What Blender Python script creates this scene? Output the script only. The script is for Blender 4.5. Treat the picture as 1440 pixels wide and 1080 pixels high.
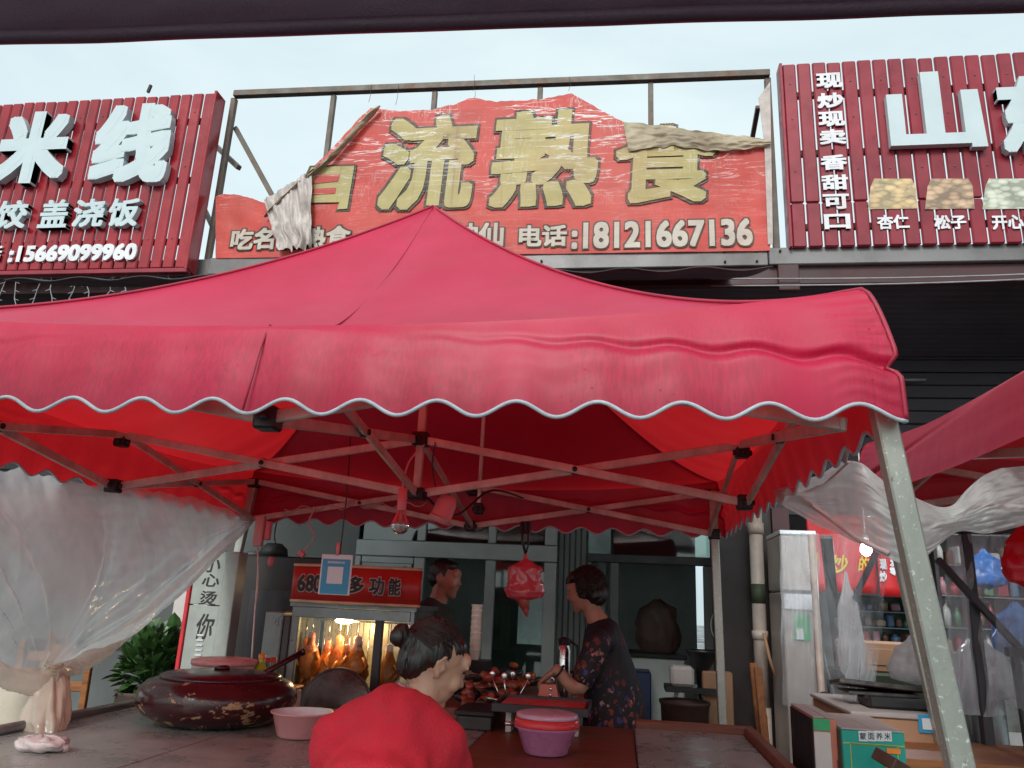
import bpy, math, random
from mathutils import Vector, Matrix, noise
random.seed(7)
PI = math.pi
for o in list(bpy.data.objects): bpy.data.objects.remove(o)
SC = bpy.context.scene; COL = SC.collection
# ---------------------------------------------------------------- camera
F, YAW, PIT, ROL = 1080.12, math.radians(8.521), math.radians(15.752), math.radians(2.623)
EYE = Vector((0, 0, 1.5))
fw = Vector((-math.sin(YAW)*math.cos(PIT), math.cos(YAW)*math.cos(PIT), math.sin(PIT)))
rt0 = Vector((math.cos(YAW), math.sin(YAW), 0)); up0 = rt0.cross(fw)
RT = math.cos(ROL)*rt0 + math.sin(ROL)*up0; UP = math.cos(ROL)*up0 - math.sin(ROL)*rt0
cam = bpy.data.cameras.new('camera'); cam.sensor_width = 36; cam.lens = F/1440*36; cam.clip_end = 500; cam.clip_start = .05
co = bpy.data.objects.new('camera', cam); COL.objects.link(co)
M4 = Matrix((RT, UP, -fw)).transposed().to_4x4(); M4.translation = EYE; co.matrix_world = M4
SC.camera = co
# ---------------------------------------------------------------- world, sun, exposure
W = bpy.data.worlds.new('World'); SC.world = W; W.use_nodes = True
nt = W.node_tree; nt.nodes.clear()
sky = nt.nodes.new('ShaderNodeTexSky'); sky.sky_type = 'NISHITA'; sky.sun_disc = False
SUN_EL, SUN_AZ = math.radians(37), math.radians(190)     # azimuth measured from +Y, clockwise
sky.sun_elevation = SUN_EL; sky.sun_rotation = SUN_AZ; sky.air_density = 1.0; sky.dust_density = 4.0; sky.ozone_density = 1
hs = nt.nodes.new('ShaderNodeHueSaturation'); hs.inputs['Saturation'].default_value = .22
mx = nt.nodes.new('ShaderNodeMix'); mx.data_type = 'RGBA'; mx.inputs[0].default_value = .55
mx.inputs[7].default_value = (7.0, 8.3, 8.6, 1)
bg = nt.nodes.new('ShaderNodeBackground'); bg.inputs['Strength'].default_value = .12
wo = nt.nodes.new('ShaderNodeOutputWorld')
nt.links.new(sky.outputs[0], hs.inputs['Color']); nt.links.new(hs.outputs[0], mx.inputs[6])
tcw = nt.nodes.new('ShaderNodeTexCoord'); mpw = nt.nodes.new('ShaderNodeMapping'); mpw.inputs['Scale'].default_value = (1.3, 1.3, 3.2)
nzw = nt.nodes.new('ShaderNodeTexNoise'); nzw.inputs['Scale'].default_value = 1.6; nzw.inputs['Detail'].default_value = 5; nzw.inputs['Roughness'].default_value = .55; nzw.inputs['Distortion'].default_value = .4
nt.links.new(tcw.outputs['Generated'], mpw.inputs[0]); nt.links.new(mpw.outputs[0], nzw.inputs['Vector'])
rmw = nt.nodes.new('ShaderNodeValToRGB'); rmw.color_ramp.elements[0].position = .32; rmw.color_ramp.elements[0].color = (.90, .95, .99, 1); rmw.color_ramp.elements[1].position = .66; rmw.color_ramp.elements[1].color = (1.10, 1.12, 1.10, 1)
nt.links.new(nzw.outputs['Fac'], rmw.inputs[0]); mlw = nt.nodes.new('ShaderNodeMix'); mlw.data_type = 'RGBA'; mlw.blend_type = 'MULTIPLY'; mlw.inputs[0].default_value = 1
nt.links.new(mx.outputs[2], mlw.inputs[6]); nt.links.new(rmw.outputs[0], mlw.inputs[7]); nt.links.new(mlw.outputs[2], bg.inputs[0]); nt.links.new(bg.outputs[0], wo.inputs[0])
sl = bpy.data.lights.new('sun', 'SUN'); sl.energy = 1.5; sl.angle = math.radians(16); sl.color = (1, .97, .92)
so = bpy.data.objects.new('sun', sl); COL.objects.link(so)
sd = Vector((math.sin(SUN_AZ)*math.cos(SUN_EL), math.cos(SUN_AZ)*math.cos(SUN_EL), math.sin(SUN_EL)))
so.rotation_euler = sd.to_track_quat('Z', 'Y').to_euler()
SC.view_settings.view_transform = 'Standard'; SC.view_settings.look = 'None'
SC.view_settings.exposure = 0.35; SC.view_settings.gamma = 1; SC.view_settings.use_curve_mapping = False
SC.render.engine = 'CYCLES'
SC.cycles.max_bounces = 10; SC.cycles.transparent_max_bounces = 24; SC.cycles.transmission_bounces = 8
SC.cycles.use_denoising = True

# ---------------------------------------------------------------- helpers
def at(px, py, Y):
    d = fw + RT*((px-720)/F) - UP*((py-540)/F); return EYE + d*(Y/d.y)
def atz(px, py, Z):
    d = fw + RT*((px-720)/F) - UP*((py-540)/F); return EYE + d*((Z-1.5)/d.z)
def atx(px, py, X):
    d = fw + RT*((px-720)/F) - UP*((py-540)/F); return EYE + d*(X/d.x)

def tag(o, label=None, cat=None, group=None, kind=None):
    if label: o['label'] = label
    if cat: o['category'] = cat
    if group: o['group'] = group
    if kind: o['kind'] = kind
    return o
def thing(name, label, cat, loc=(0, 0, 0), group=None):
    o = bpy.data.objects.new(name, None); COL.objects.link(o); o.location = loc; o.empty_display_size = .1
    return tag(o, label, cat, group)
def link(name, me, mat, parent=None, local=False):
    o = bpy.data.objects.new(name, me); COL.objects.link(o)
    if mat and not me.materials: me.materials.append(mat)
    if parent is not None:
        o.parent = parent
        if not local:
            off = Vector(); p = parent
            while p is not None: off += p.location; p = p.parent
            o.location = -off
    return o
def dup(root, loc, label=None, rotz=None):
    def cp(o, par):
        c = o.copy(); COL.objects.link(c); c.parent = par
        for ch in KIDS(o): cp(ch, c)
        return c
    r = cp(root, None); r.location = loc
    if rotz is not None: r.rotation_euler = (0, 0, rotz)
    if label: r['label'] = label
    return r
def KIDS(o): return [c for c in bpy.data.objects if c.parent == o]

class MB:
    def __init__(s): s.v = []; s.f = []; s.sm = []
    def add(s, vs, fs, smooth=False):
        n = len(s.v); s.v += [tuple(v) for v in vs]; s.f += [tuple(i+n for i in f) for f in fs]; s.sm += [smooth]*len(fs); return s
    def box(s, a, b, bev=0):
        a, b = Vector(a), Vector(b); lo = Vector(map(min, a, b)); hi = Vector(map(max, a, b))
        c = (lo+hi)/2; h = (hi-lo)/2
        return s.obox(c, h, None, bev)
    def obox(s, c, h, R=None, bev=0):
        c = Vector(c); R = R or Matrix.Identity(3)
        if bev <= 0:
            vs = [c + R @ Vector((x*h[0], y*h[1], z*h[2])) for x in (-1, 1) for y in (-1, 1) for z in (-1, 1)]
            return s.add(vs, [(0, 1, 3, 2), (4, 6, 7, 5), (0, 4, 5, 1), (2, 3, 7, 6), (0, 2, 6, 4), (1, 5, 7, 3)])
        b = min(bev, min(h)*.8); vs = []; idx = {}
        for x in (-1, 1):
            for y in (-1, 1):
                for z in (-1, 1):
                    for k in range(3):
                        q = [x*(h[0]-b), y*(h[1]-b), z*(h[2]-b)]; q[k] = (x, y, z)[k]*h[k]
                        idx[(x, y, z, k)] = len(vs); vs.append(c + R @ Vector(q))
        fs = []
        for k in range(3):
            for sg in (-1, 1):
                o = [i for i in range(3) if i != k]; q = []
                for (a1, b1) in ((-1, -1), (1, -1), (1, 1), (-1, 1)):
                    t = [0, 0, 0]; t[k] = sg; t[o[0]] = a1; t[o[1]] = b1; q.append(idx[(*t, k)])
                if (sg > 0) == (k == 1): q.reverse()
                fs.append(q)
        for k in range(3):                       # edges parallel to axis k
            o = [i for i in range(3) if i != k]
            for a1 in (-1, 1):
                for b1 in (-1, 1):
                    t0 = [0]*3; t0[k] = -1; t0[o[0]] = a1; t0[o[1]] = b1; t1 = list(t0); t1[k] = 1
                    fs.append([idx[(*t0, o[0])], idx[(*t1, o[0])], idx[(*t1, o[1])], idx[(*t0, o[1])]])
        for x in (-1, 1):
            for y in (-1, 1):
                for z in (-1, 1): fs.append([idx[(x, y, z, k)] for k in range(3)])
        return s.add(vs, fs)
    def bar(s, p, q, w, h=None, bev=0, upv=(0, 0, 1)):
        p, q = Vector(p), Vector(q); d = q-p; L = d.length; d.normalize(); u = Vector(upv)
        if abs(d.dot(u)) > .95: u = Vector((0, 1, 0))
        x = d.cross(u).normalized(); z = x.cross(d)
        return s.obox((p+q)/2, (w/2, L/2, (h or w)/2), Matrix((x, d, z)).transposed(), bev)
    def tube(s, pts, r, n=8, caps=True):
        pts = [Vector(p) for p in pts]; vs = []; fs = []; m = len(pts)
        rs = r if isinstance(r, (list, tuple)) else [r]*m
        pa = None
        for i, p in enumerate(pts):
            d = (pts[min(i+1, m-1)]-pts[max(i-1, 0)]).normalized()
            if pa is None: pa = d.orthogonal().normalized()
            pa = (pa - d*pa.dot(d)); pa = pa.normalized() if pa.length > 1e-6 else d.orthogonal().normalized()
            pb = d.cross(pa)
            for k in range(n):
                a = 2*PI*k/n; vs.append(p + (pa*math.cos(a)+pb*math.sin(a))*rs[i])
        for i in range(m-1):
            for k in range(n): fs.append((i*n+k, i*n+(k+1) % n, (i+1)*n+(k+1) % n, (i+1)*n+k))
        if caps: fs.append(tuple(range(n-1, -1, -1))); fs.append(tuple((m-1)*n+k for k in range(n)))
        return s.add(vs, fs, True)
    def lathe(s, prof, c, n=32, sx=1, sy=1, wob=None):
        c = Vector(c); vs = []; fs = []; m = len(prof)
        for r, z in prof:
            for k in range(n):
                a = 2*PI*k/n; w = wob(a, z) if wob else 1
                vs.append(c + Vector((r*w*math.cos(a)*sx, r*w*math.sin(a)*sy, z)))
        for i in range(m-1):
            for k in range(n): fs.append((i*n+k, i*n+(k+1) % n, (i+1)*n+(k+1) % n, (i+1)*n+k))
        return s.add(vs, fs, True)
    def grid(s, fn, nu, nv):
        vs = [fn(i/nu, j/nv) for j in range(nv+1) for i in range(nu+1)]; w = nu+1
        fs = [(j*w+i, j*w+i+1, (j+1)*w+i+1, (j+1)*w+i) for j in range(nv) for i in range(nu)]
        return s.add(vs, fs, True)
    def ell(s, c, r, R=None, n=16, m=10):
        c = Vector(c); R = R or Matrix.Identity(3); vs = []; fs = []
        for j in range(m+1):
            t = PI*j/m
            for k in range(n):
                a = 2*PI*k/n
                vs.append(c + R @ Vector((r[0]*math.sin(t)*math.cos(a), r[1]*math.sin(t)*math.sin(a), r[2]*math.cos(t))))
        for j in range(m):
            for k in range(n): fs.append((j*n+k, (j+1)*n+k, (j+1)*n+(k+1) % n, j*n+(k+1) % n))
        return s.add(vs, fs, True)
    def prism(s, poly, y0, y1):         # polygon in XZ, thickness along Y
        n = len(poly); vs = [(x, y0, z) for x, z in poly]+[(x, y1, z) for x, z in poly]
        fs = [tuple(range(n)), tuple(range(2*n-1, n-1, -1))]+[(i, i+n, (i+1) % n+n, (i+1) % n) for i in range(n)]
        return s.add(vs, fs)
    def mesh(s, name):
        me = bpy.data.meshes.new(name); me.from_pydata(s.v, [], s.f); me.polygons.foreach_set('use_smooth', s.sm); me.update(); return me
    def build(s, name, mat, parent=None, solid=0, fix=False):
        me = s.mesh(name)
        if fix or solid:
            import bmesh
            bm = bmesh.new(); bm.from_mesh(me); bmesh.ops.remove_doubles(bm, verts=bm.verts, dist=1e-5)
            bmesh.ops.recalc_face_normals(bm, faces=bm.faces); bm.to_mesh(me); bm.free()
        o = link(name, me, mat, parent)
        if solid:
            md = o.modifiers.new('solid', 'SOLIDIFY'); md.thickness = solid; md.offset = 0
        return o

def lerp(a, b, t): return a+(b-a)*t
def interp(pts, t):                      # pts list of (t, value...) -> linear
    for a, b in zip(pts, pts[1:]):
        if t <= b[0]:
            k = (t-a[0])/(b[0]-a[0]) if b[0] != a[0] else 0; k = max(0, k)
            return [lerp(p, q, k) for p, q in zip(a[1:], b[1:])]
    return list(pts[-1][1:])
def cat_rom(P, t):
    n = len(P)-1; x = min(max(t, 0), .99999)*n; i = int(x); f = x-i
    p0, p1, p2, p3 = (Vector(P[max(i-1, 0)]), Vector(P[i]), Vector(P[i+1]), Vector(P[min(i+2, n)]))
    return .5*((2*p1)+(p2-p0)*f+(2*p0-5*p1+4*p2-p3)*f*f+(3*p1-p0-3*p2+p3)*f**3)
def nz(x, y=0, z=0): return noise.noise(Vector((x, y, z)))

# ---------------------------------------------------------------- materials
class N:
    def __init__(s, name):
        s.m = bpy.data.materials.new(name); s.m.use_nodes = True; s.t = s.m.node_tree; s.t.nodes.clear()
        s.out = s.t.nodes.new('ShaderNodeOutputMaterial'); s.co = s.t.nodes.new('ShaderNodeTexCoord')
    def n(s, typ, **kw):
        x = s.t.nodes.new('ShaderNode'+typ)
        for k, v in kw.items():
            if k in x.inputs.keys() if isinstance(k, str) else False: x.inputs[k].default_value = v
            else: setattr(x, k, v)
        return x
    def l(s, a, b): s.t.links.new(a, b)
    def map(s, scale=(1, 1, 1), coord='Object'):
        m = s.n('Mapping'); m.inputs['Scale'].default_value = scale; s.l(s.co.outputs[coord], m.inputs[0]); return m.outputs[0]
    def noise(s, scale=5, detail=6, rough=.6, sc=(1, 1, 1), dist=0):
        x = s.n('TexNoise'); x.inputs['Scale'].default_value = scale; x.inputs['Detail'].default_value = detail
        x.inputs['Roughness'].default_value = rough; x.inputs['Distortion'].default_value = dist; s.l(s.map(sc), x.inputs['Vector']); return x.outputs['Fac']
    def ramp(s, fac, stops):
        r = s.n('ValToRGB'); e = r.color_ramp.elements
        while len(e) < len(stops): e.new(.5)
        for i, (p, c) in enumerate(stops):
            e[i].position = p; e[i].color = (*c, 1) if isinstance(c, (tuple, list)) else (c, c, c, 1)
        s.l(fac, r.inputs[0]); return r.outputs[0]
    def mix(s, fac, a, b, mode='MIX'):
        x = s.n('Mix', data_type='RGBA', blend_type=mode)
        for i, v in ((0, fac), (6, a), (7, b)):
            if isinstance(v, (int, float)): x.inputs[i].default_value = v if i == 0 else (v, v, v, 1)
            elif isinstance(v, (tuple, list)): x.inputs[i].default_value = (*v, 1)
            else: s.l(v, x.inputs[i])
        return x.outputs[2]
    def bump(s, h, st=.3, dist=.01):
        b = s.n('Bump'); b.inputs['Strength'].default_value = st; b.inputs['Distance'].default_value = dist; s.l(h, b.inputs['Height']); return b.outputs[0]
    def bsdf(s, col, rough=.5, metal=0, nrm=None, **kw):
        p = s.n('BsdfPrincipled')
        for k, v in (('Base Color', col), ('Roughness', rough), ('Metallic', metal)):
            if isinstance(v, (tuple, list)): p.inputs[k].default_value = (*v, 1)
            elif isinstance(v, (int, float)): p.inputs[k].default_value = v
            else: s.l(v, p.inputs[k])
        for k, v in kw.items(): p.inputs[k.replace('_', ' ')].default_value = v
        if nrm is not None: s.l(nrm, p.inputs['Normal'])
        s.p = p; return p.outputs[0]
    def done(s, sh): s.l(sh, s.out.inputs[0]); return s.m
def basic(name, col, rough=.5, metal=0, var=.25, scale=6, bump=.15, bs=60, dirt=None, dirtamt=.5, sc=(1, 1, 1), **kw):
    k = N(name); a = k.noise(scale, 6, .65, sc)
    dark = tuple(c*(1-var) for c in col); lite = tuple(min(1, c*(1+var)) for c in col)
    c = k.ramp(a, [(.3, dark), (.7, lite)])
    if dirt:
        d = k.noise(scale*.6, 8, .7, (1, 1, .5)); c = k.mix(k.ramp(d, [(.45, 0.), (.7, dirtamt)]), c, dirt)
    r = k.ramp(k.noise(scale*2, 4), [(.3, max(0, rough-.12)), (.7, min(1, rough+.12))])
    nb = k.bump(k.noise(bs, 4), bump, .004)
    return k.done(k.bsdf(c, r, metal, nb, **kw))

def fabric_red(nm='tent_fabric', a=(.54, .005, .052), b=(.68, .010, .084), tlc=(.90, .022, .025), tlf=.33):
    k = N(nm)
    c = k.ramp(k.noise(2.2, 5), [(.3, a), (.7, b)])
    st = k.noise(1, 3, .6, (170, 170, 1.8)); c2 = k.mix(k.ramp(st, [(.40, 1.), (.60, .74)]), (0, 0, 0), c, 'MIX')
    g = k.n('SeparateXYZ'); k.l(k.co.outputs['Object'], g.inputs[0])     # rain streaks only on the hanging valance below the eave
    zz = k.n('MapRange'); k.l(g.outputs['Z'], zz.inputs[0]); zz.inputs[1].default_value = 2.19; zz.inputs[2].default_value = 2.10
    pt = k.noise(3, 3, .5, (1, 1, .3)); mm = k.n('Math', operation='MULTIPLY'); k.l(zz.outputs[0], mm.inputs[0]); k.l(k.ramp(pt, [(.38, .15), (.55, 1.)]), mm.inputs[1])
    c3 = k.mix(mm.outputs[0], c, c2)
    dirt = k.noise(5, 8, .75); c3 = k.mix(k.ramp(dirt, [(.55, 0.), (.8, .12)]), c3, (.62, .22, .27))
    v = k.n('TexVoronoi'); v.inputs['Scale'].default_value = 55; k.l(k.map(), v.inputs['Vector'])
    drop = k.ramp(v.outputs['Distance'], [(.0, 1.), (.16, .0)])
    ds = k.mix(k.ramp(k.noise(4, 4), [(.50, 0.), (.62, 1.)]), (0, 0, 0), drop)
    hh = k.mix(.5, k.noise(900, 2, .5), k.noise(28, 5), 'MIX'); nb = k.bump(hh, .22, .004)
    nb2 = k.n('Bump'); nb2.inputs['Strength'].default_value = .7; nb2.inputs['Distance'].default_value = .003; k.l(ds, nb2.inputs['Height']); k.l(nb, nb2.inputs['Normal'])
    r = k.ramp(k.noise(3, 6, .7), [(.35, .40), (.65, .52)])
    p = k.bsdf(c3, r, 0, nb2.outputs[0], Specular_IOR_Level=.45)
    k.p.inputs['Coat Weight'].default_value = .16; k.p.inputs['Coat Roughness'].default_value = .32; k.p.inputs['Sheen Weight'].default_value = .35; k.p.inputs['Sheen Roughness'].default_value = .35; k.p.inputs['Sheen Tint'].default_value = (1, .55, .68, 1)
    tr = k.n('BsdfTranslucent'); tr.inputs[0].default_value = (*tlc, 1)
    ms = k.n('MixShader'); ms.inputs[0].default_value = tlf; k.l(p, ms.inputs[1]); k.l(tr.outputs[0], ms.inputs[2])
    return k.done(ms.outputs[0])
def plastic_sheet(name, alpha=.5, col=(.78, .80, .80), trans=.5, rgh=.13):
    k = N(name)
    w = k.noise(3.0, 4, .55, (1, 1, .4), .6)
    a = k.ramp(w, [(.35, max(0, alpha-.2)), (.65, min(1, alpha+.2))])
    vo = k.n('TexVoronoi'); vo.inputs['Scale'].default_value = 1; nd = k.n('TexNoise'); nd.inputs['Scale'].default_value = 3; k.l(k.map(), nd.inputs['Vector'])
    vm = k.n('VectorMath', operation='MULTIPLY_ADD'); k.l(nd.outputs['Color'], vm.inputs[0]); vm.inputs[1].default_value = (3, 3, 3); k.l(k.map((7, 7, 3.5)), vm.inputs[2]); k.l(vm.outputs[0], vo.inputs['Vector'])
    nb = k.bump(k.mix(.35, vo.outputs['Distance'], k.noise(8, 4, .5, (1, 1, .6), 1)), .55, .03)
    p = k.bsdf(k.ramp(k.noise(9, 5), [(.3, tuple(c*.8 for c in col)), (.7, col)]), rgh, 0, nb, Specular_IOR_Level=.9)
    tr = k.n('BsdfTranslucent'); tr.inputs[0].default_value = (*col, 1)
    m1 = k.n('MixShader'); m1.inputs[0].default_value = trans; k.l(p, m1.inputs[1]); k.l(tr.outputs[0], m1.inputs[2])
    tp = k.n('BsdfTransparent'); m2 = k.n('MixShader'); k.l(a, m2.inputs[0]); k.l(tp.outputs[0], m2.inputs[1]); k.l(m1.outputs[0], m2.inputs[2])
    return k.done(m2.outputs[0])
def glass(name, tint=(.7, .85, .82), refl=.12):
    k = N(name)
    tp = k.n('BsdfTransparent'); tp.inputs[0].default_value = (*tint, 1)
    g = k.n('BsdfGlossy'); g.inputs['Roughness'].default_value = .04
    fr = k.n('Fresnel'); fr.inputs[0].default_value = 1.5
    ad = k.n('Math', operation='ADD'); k.l(fr.outputs[0], ad.inputs[0]); ad.inputs[1].default_value = refl
    m = k.n('MixShader'); k.l(ad.outputs[0], m.inputs[0]); k.l(tp.outputs[0], m.inputs[1]); k.l(g.outputs[0], m.inputs[2])
    return k.done(m.outputs[0])
def emis(name, col, st):
    k = N(name); e = k.n('Emission'); e.inputs[0].default_value = (*col, 1); e.inputs[1].default_value = st; return k.done(e.outputs[0])
def banner_mat(name, col, col2=None, rough=.5, tl=.25):
    k = N(name); c = k.ramp(k.noise(3, 6, .7), [(.3, tuple(v*.82 for v in col)), (.7, tuple(min(1, v*1.12) for v in col))])
    rs = k.noise(1.3, 5, .6, (9, 1, .25)); c = k.mix(k.ramp(rs, [(.60, 0.), (.75, .45)]), c, (.25, .06, .02))      # rust runs under the frame posts
    cr = k.noise(1, 7, .55, (1.5, 1, 15), .5)
    sep = k.ramp(cr, [(.484, 0.), (.492, 1.), (.504, 1.), (.512, 0.)])
    cv = k.noise(1, 9, .6, (24, 1, 4), .9); sepv = k.ramp(cv, [(.488, 0.), (.497, 1.), (.503, 1.), (.512, 0.)])
    g = k.n('SeparateXYZ'); k.l(k.co.outputs['Object'], g.inputs[0])
    mz = k.n('MapRange'); k.l(g.outputs['Z'], mz.inputs[0]); mz.inputs[1].default_value = 4.35; mz.inputs[2].default_value = 5.1; mz.inputs[3].default_value = .08; mz.inputs[4].default_value = 1.
    area = k.ramp(k.noise(2.6, 5), [(.40, .10), (.52, 1.)])
    s1 = k.mix(1., sep, area, 'MULTIPLY'); s2 = k.mix(1., sepv, k.ramp(k.noise(3.3, 3), [(.50, 0.), (.6, .8)]), 'MULTIPLY'); s3 = k.mix(1., s1, s2, 'LIGHTEN'); s4 = k.mix(1., s3, mz.outputs[0], 'MULTIPLY')
    c = k.mix(k.ramp(k.noise(.9, 5, .7), [(.45, 0.), (.75, .22)]), c, (.70, .26, .20)); c = k.mix(s4, c, (.85, .84, .82))
    nb = k.bump(k.mix(.5, k.noise(300, 2, .5), k.noise(1, 8, .6, (6, 1, 22), 1)), .35, .006)
    p = k.bsdf(c, rough, 0, nb); tr = k.n('BsdfTranslucent'); k.l(c, tr.inputs[0])
    ms = k.n('MixShader'); ms.inputs[0].default_value = tl; k.l(p, ms.inputs[1]); k.l(tr.outputs[0], ms.inputs[2]); return k.done(ms.outputs[0])
def galv():
    k = N('weathered_leg_paint'); c = k.ramp(k.noise(7, 6, .7, (1, 1, .3)), [(.3, (.33, .35, .31)), (.7, (.49, .49, .42))])
    sp = k.ramp(k.noise(75, 5, .65), [(.60, 0.), (.66, 1.)]); c = k.mix(sp, c, (.72, .76, .70))
    ru = k.ramp(k.noise(30, 6, .7, (1, 1, .4)), [(.63, 0.), (.72, .8)]); c = k.mix(ru, c, (.10, .045, .02))
    return k.done(k.bsdf(c, .38, .35, k.bump(k.noise(70, 5), .3, .003)))
def pot_mat():
    k = N('peeling_enamel'); c = k.ramp(k.noise(4, 6), [(.3, (.035, .006, .008)), (.7, (.06, .012, .014))])
    g = k.n('SeparateXYZ'); k.l(k.co.outputs['Object'], g.inputs[0])
    lo_ = k.n('MapRange'); k.l(g.outputs['Z'], lo_.inputs[0]); lo_.inputs[1].default_value = .955; lo_.inputs[2].default_value = 1.10; lo_.inputs[3].default_value = .03; lo_.inputs[4].default_value = -.05; ad = k.n('Math', operation='ADD'); k.l(k.noise(7, 10, .68, (1, 1, 1.9), .5), ad.inputs[0]); k.l(lo_.outputs[0], ad.inputs[1]); pe = k.ramp(ad.outputs[0], [(.538, 0.), (.552, 1.)])
    c = k.mix(pe, c, k.ramp(k.noise(40, 4), [(.3, (.30, .17, .08)), (.7, (.48, .30, .16))]))
    return k.done(k.bsdf(c, k.ramp(pe, [(0, .18), (1, .6)]), 0, k.bump(k.mix(.5, pe, k.noise(60, 3)), .4, .004)))
def floral():
    k = N('floral_dress'); v = k.n('TexVoronoi'); v.inputs['Scale'].default_value = 30; nn = k.n('TexNoise'); nn.inputs['Scale'].default_value = 45; k.l(k.map(), nn.inputs['Vector']); vm = k.n('VectorMath', operation='MULTIPLY_ADD'); k.l(nn.outputs['Color'], vm.inputs[0]); vm.inputs[1].default_value = (.05, .05, .05); k.l(k.map(), vm.inputs[2]); k.l(vm.outputs[0], v.inputs['Vector'])
    fz = k.ramp(k.noise(3.2, 4), [(.42, 0.), (.55, 1.)]); fl = k.mix(1., k.ramp(v.outputs['Distance'], [(.36, 1.), (.44, 0.)]), fz, 'MULTIPLY')
    hue = k.n('SeparateColor'); k.l(v.outputs['Color'], hue.inputs[0])
    cc = k.ramp(hue.outputs[0], [(.0, (.22, .02, .02)), (.35, (.24, .05, .03)), (.55, (.05, .05, .20)), (.75, (.012, .012, .02)), (.9, (.42, .20, .18))])
    return k.done(k.bsdf(k.mix(fl, (.008, .008, .013), cc), .7, 0, k.bump(k.noise(12, 4, .6, (1, 1, .3)), .5, .02)))
def hair_mat():
    k = N('hair_dark'); c = k.ramp(k.noise(90, 4, .6, (1, 1, .12)), [(.35, (.006, .004, .004)), (.7, (.03, .018, .014))])
    return k.done(k.bsdf(c, .38, 0, k.bump(k.noise(160, 3, .6, (1, .5, .1)), .9, .004)))
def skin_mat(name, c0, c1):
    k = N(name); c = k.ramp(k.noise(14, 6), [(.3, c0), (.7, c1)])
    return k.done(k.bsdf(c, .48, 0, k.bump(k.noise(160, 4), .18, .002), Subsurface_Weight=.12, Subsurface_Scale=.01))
def ground_mat():
    k = N('wet_concrete'); c = k.ramp(k.noise(1.4, 8, .7), [(.3, (.03, .03, .032)), (.7, (.085, .08, .078))])
    r = k.ramp(k.noise(.9, 6), [(.4, .12), (.6, .6)]); return k.done(k.bsdf(c, r, 0, k.bump(k.noise(40, 6), .4, .01)))
def steel_top():
    k = N('worn_steel_top'); a = k.noise(2.5, 8, .7); c = k.ramp(a, [(.3, (.20, .20, .19)), (.7, (.40, .41, .39))])
    c = k.mix(k.ramp(k.noise(1.2, 8, .75), [(.58, 0.), (.74, .6)]), c, (.12, .07, .05))
    c = k.mix(k.ramp(k.noise(9, 8, .8), [(.62, 0.), (.7, .6)]), c, (.05, .03, .025))
    r = k.ramp(k.noise(5, 8, .7), [(.3, .16), (.7, .45)])
    return k.done(k.bsdf(c, r, .25, k.bump(k.noise(3.5, 6, .6, (1, 6, 1)), .35, .008)))
def wood_mat(name, a, b, sc=(1, 12, 12)):
    k = N(name); c = k.ramp(k.noise(3, 8, .65, sc, .6), [(.3, a), (.7, b)]); return k.done(k.bsdf(c, .5, 0, k.bump(k.noise(6, 6, .6, sc), .3, .004)))
def nuts_mat(name, a, b, gap):
    k = N(name); v = k.n('TexVoronoi'); v.inputs['Scale'].default_value = 1; k.l(k.map((15, 1, 28)), v.inputs['Vector'])
    c = k.ramp(v.outputs['Distance'], [(.0, a), (.42, b), (.62, gap)]); hue = k.n('SeparateColor'); k.l(v.outputs['Color'], hue.inputs[0])
    c = k.mix(.35, c, k.ramp(hue.outputs[0], [(0, tuple(x*.5 for x in a)), (1, tuple(min(1, x*1.4) for x in a))]), 'MIX'); return k.done(k.bsdf(c, .4))
def meat_mat(name, a, b, rough=.3):
    k = N(name); c = k.ramp(k.noise(16, 8, .7, (1, 1, 1), .8), [(.3, a), (.68, b)]); return k.done(k.bsdf(c, rough, 0, k.bump(k.noise(35, 6), .8, .008)))

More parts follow.
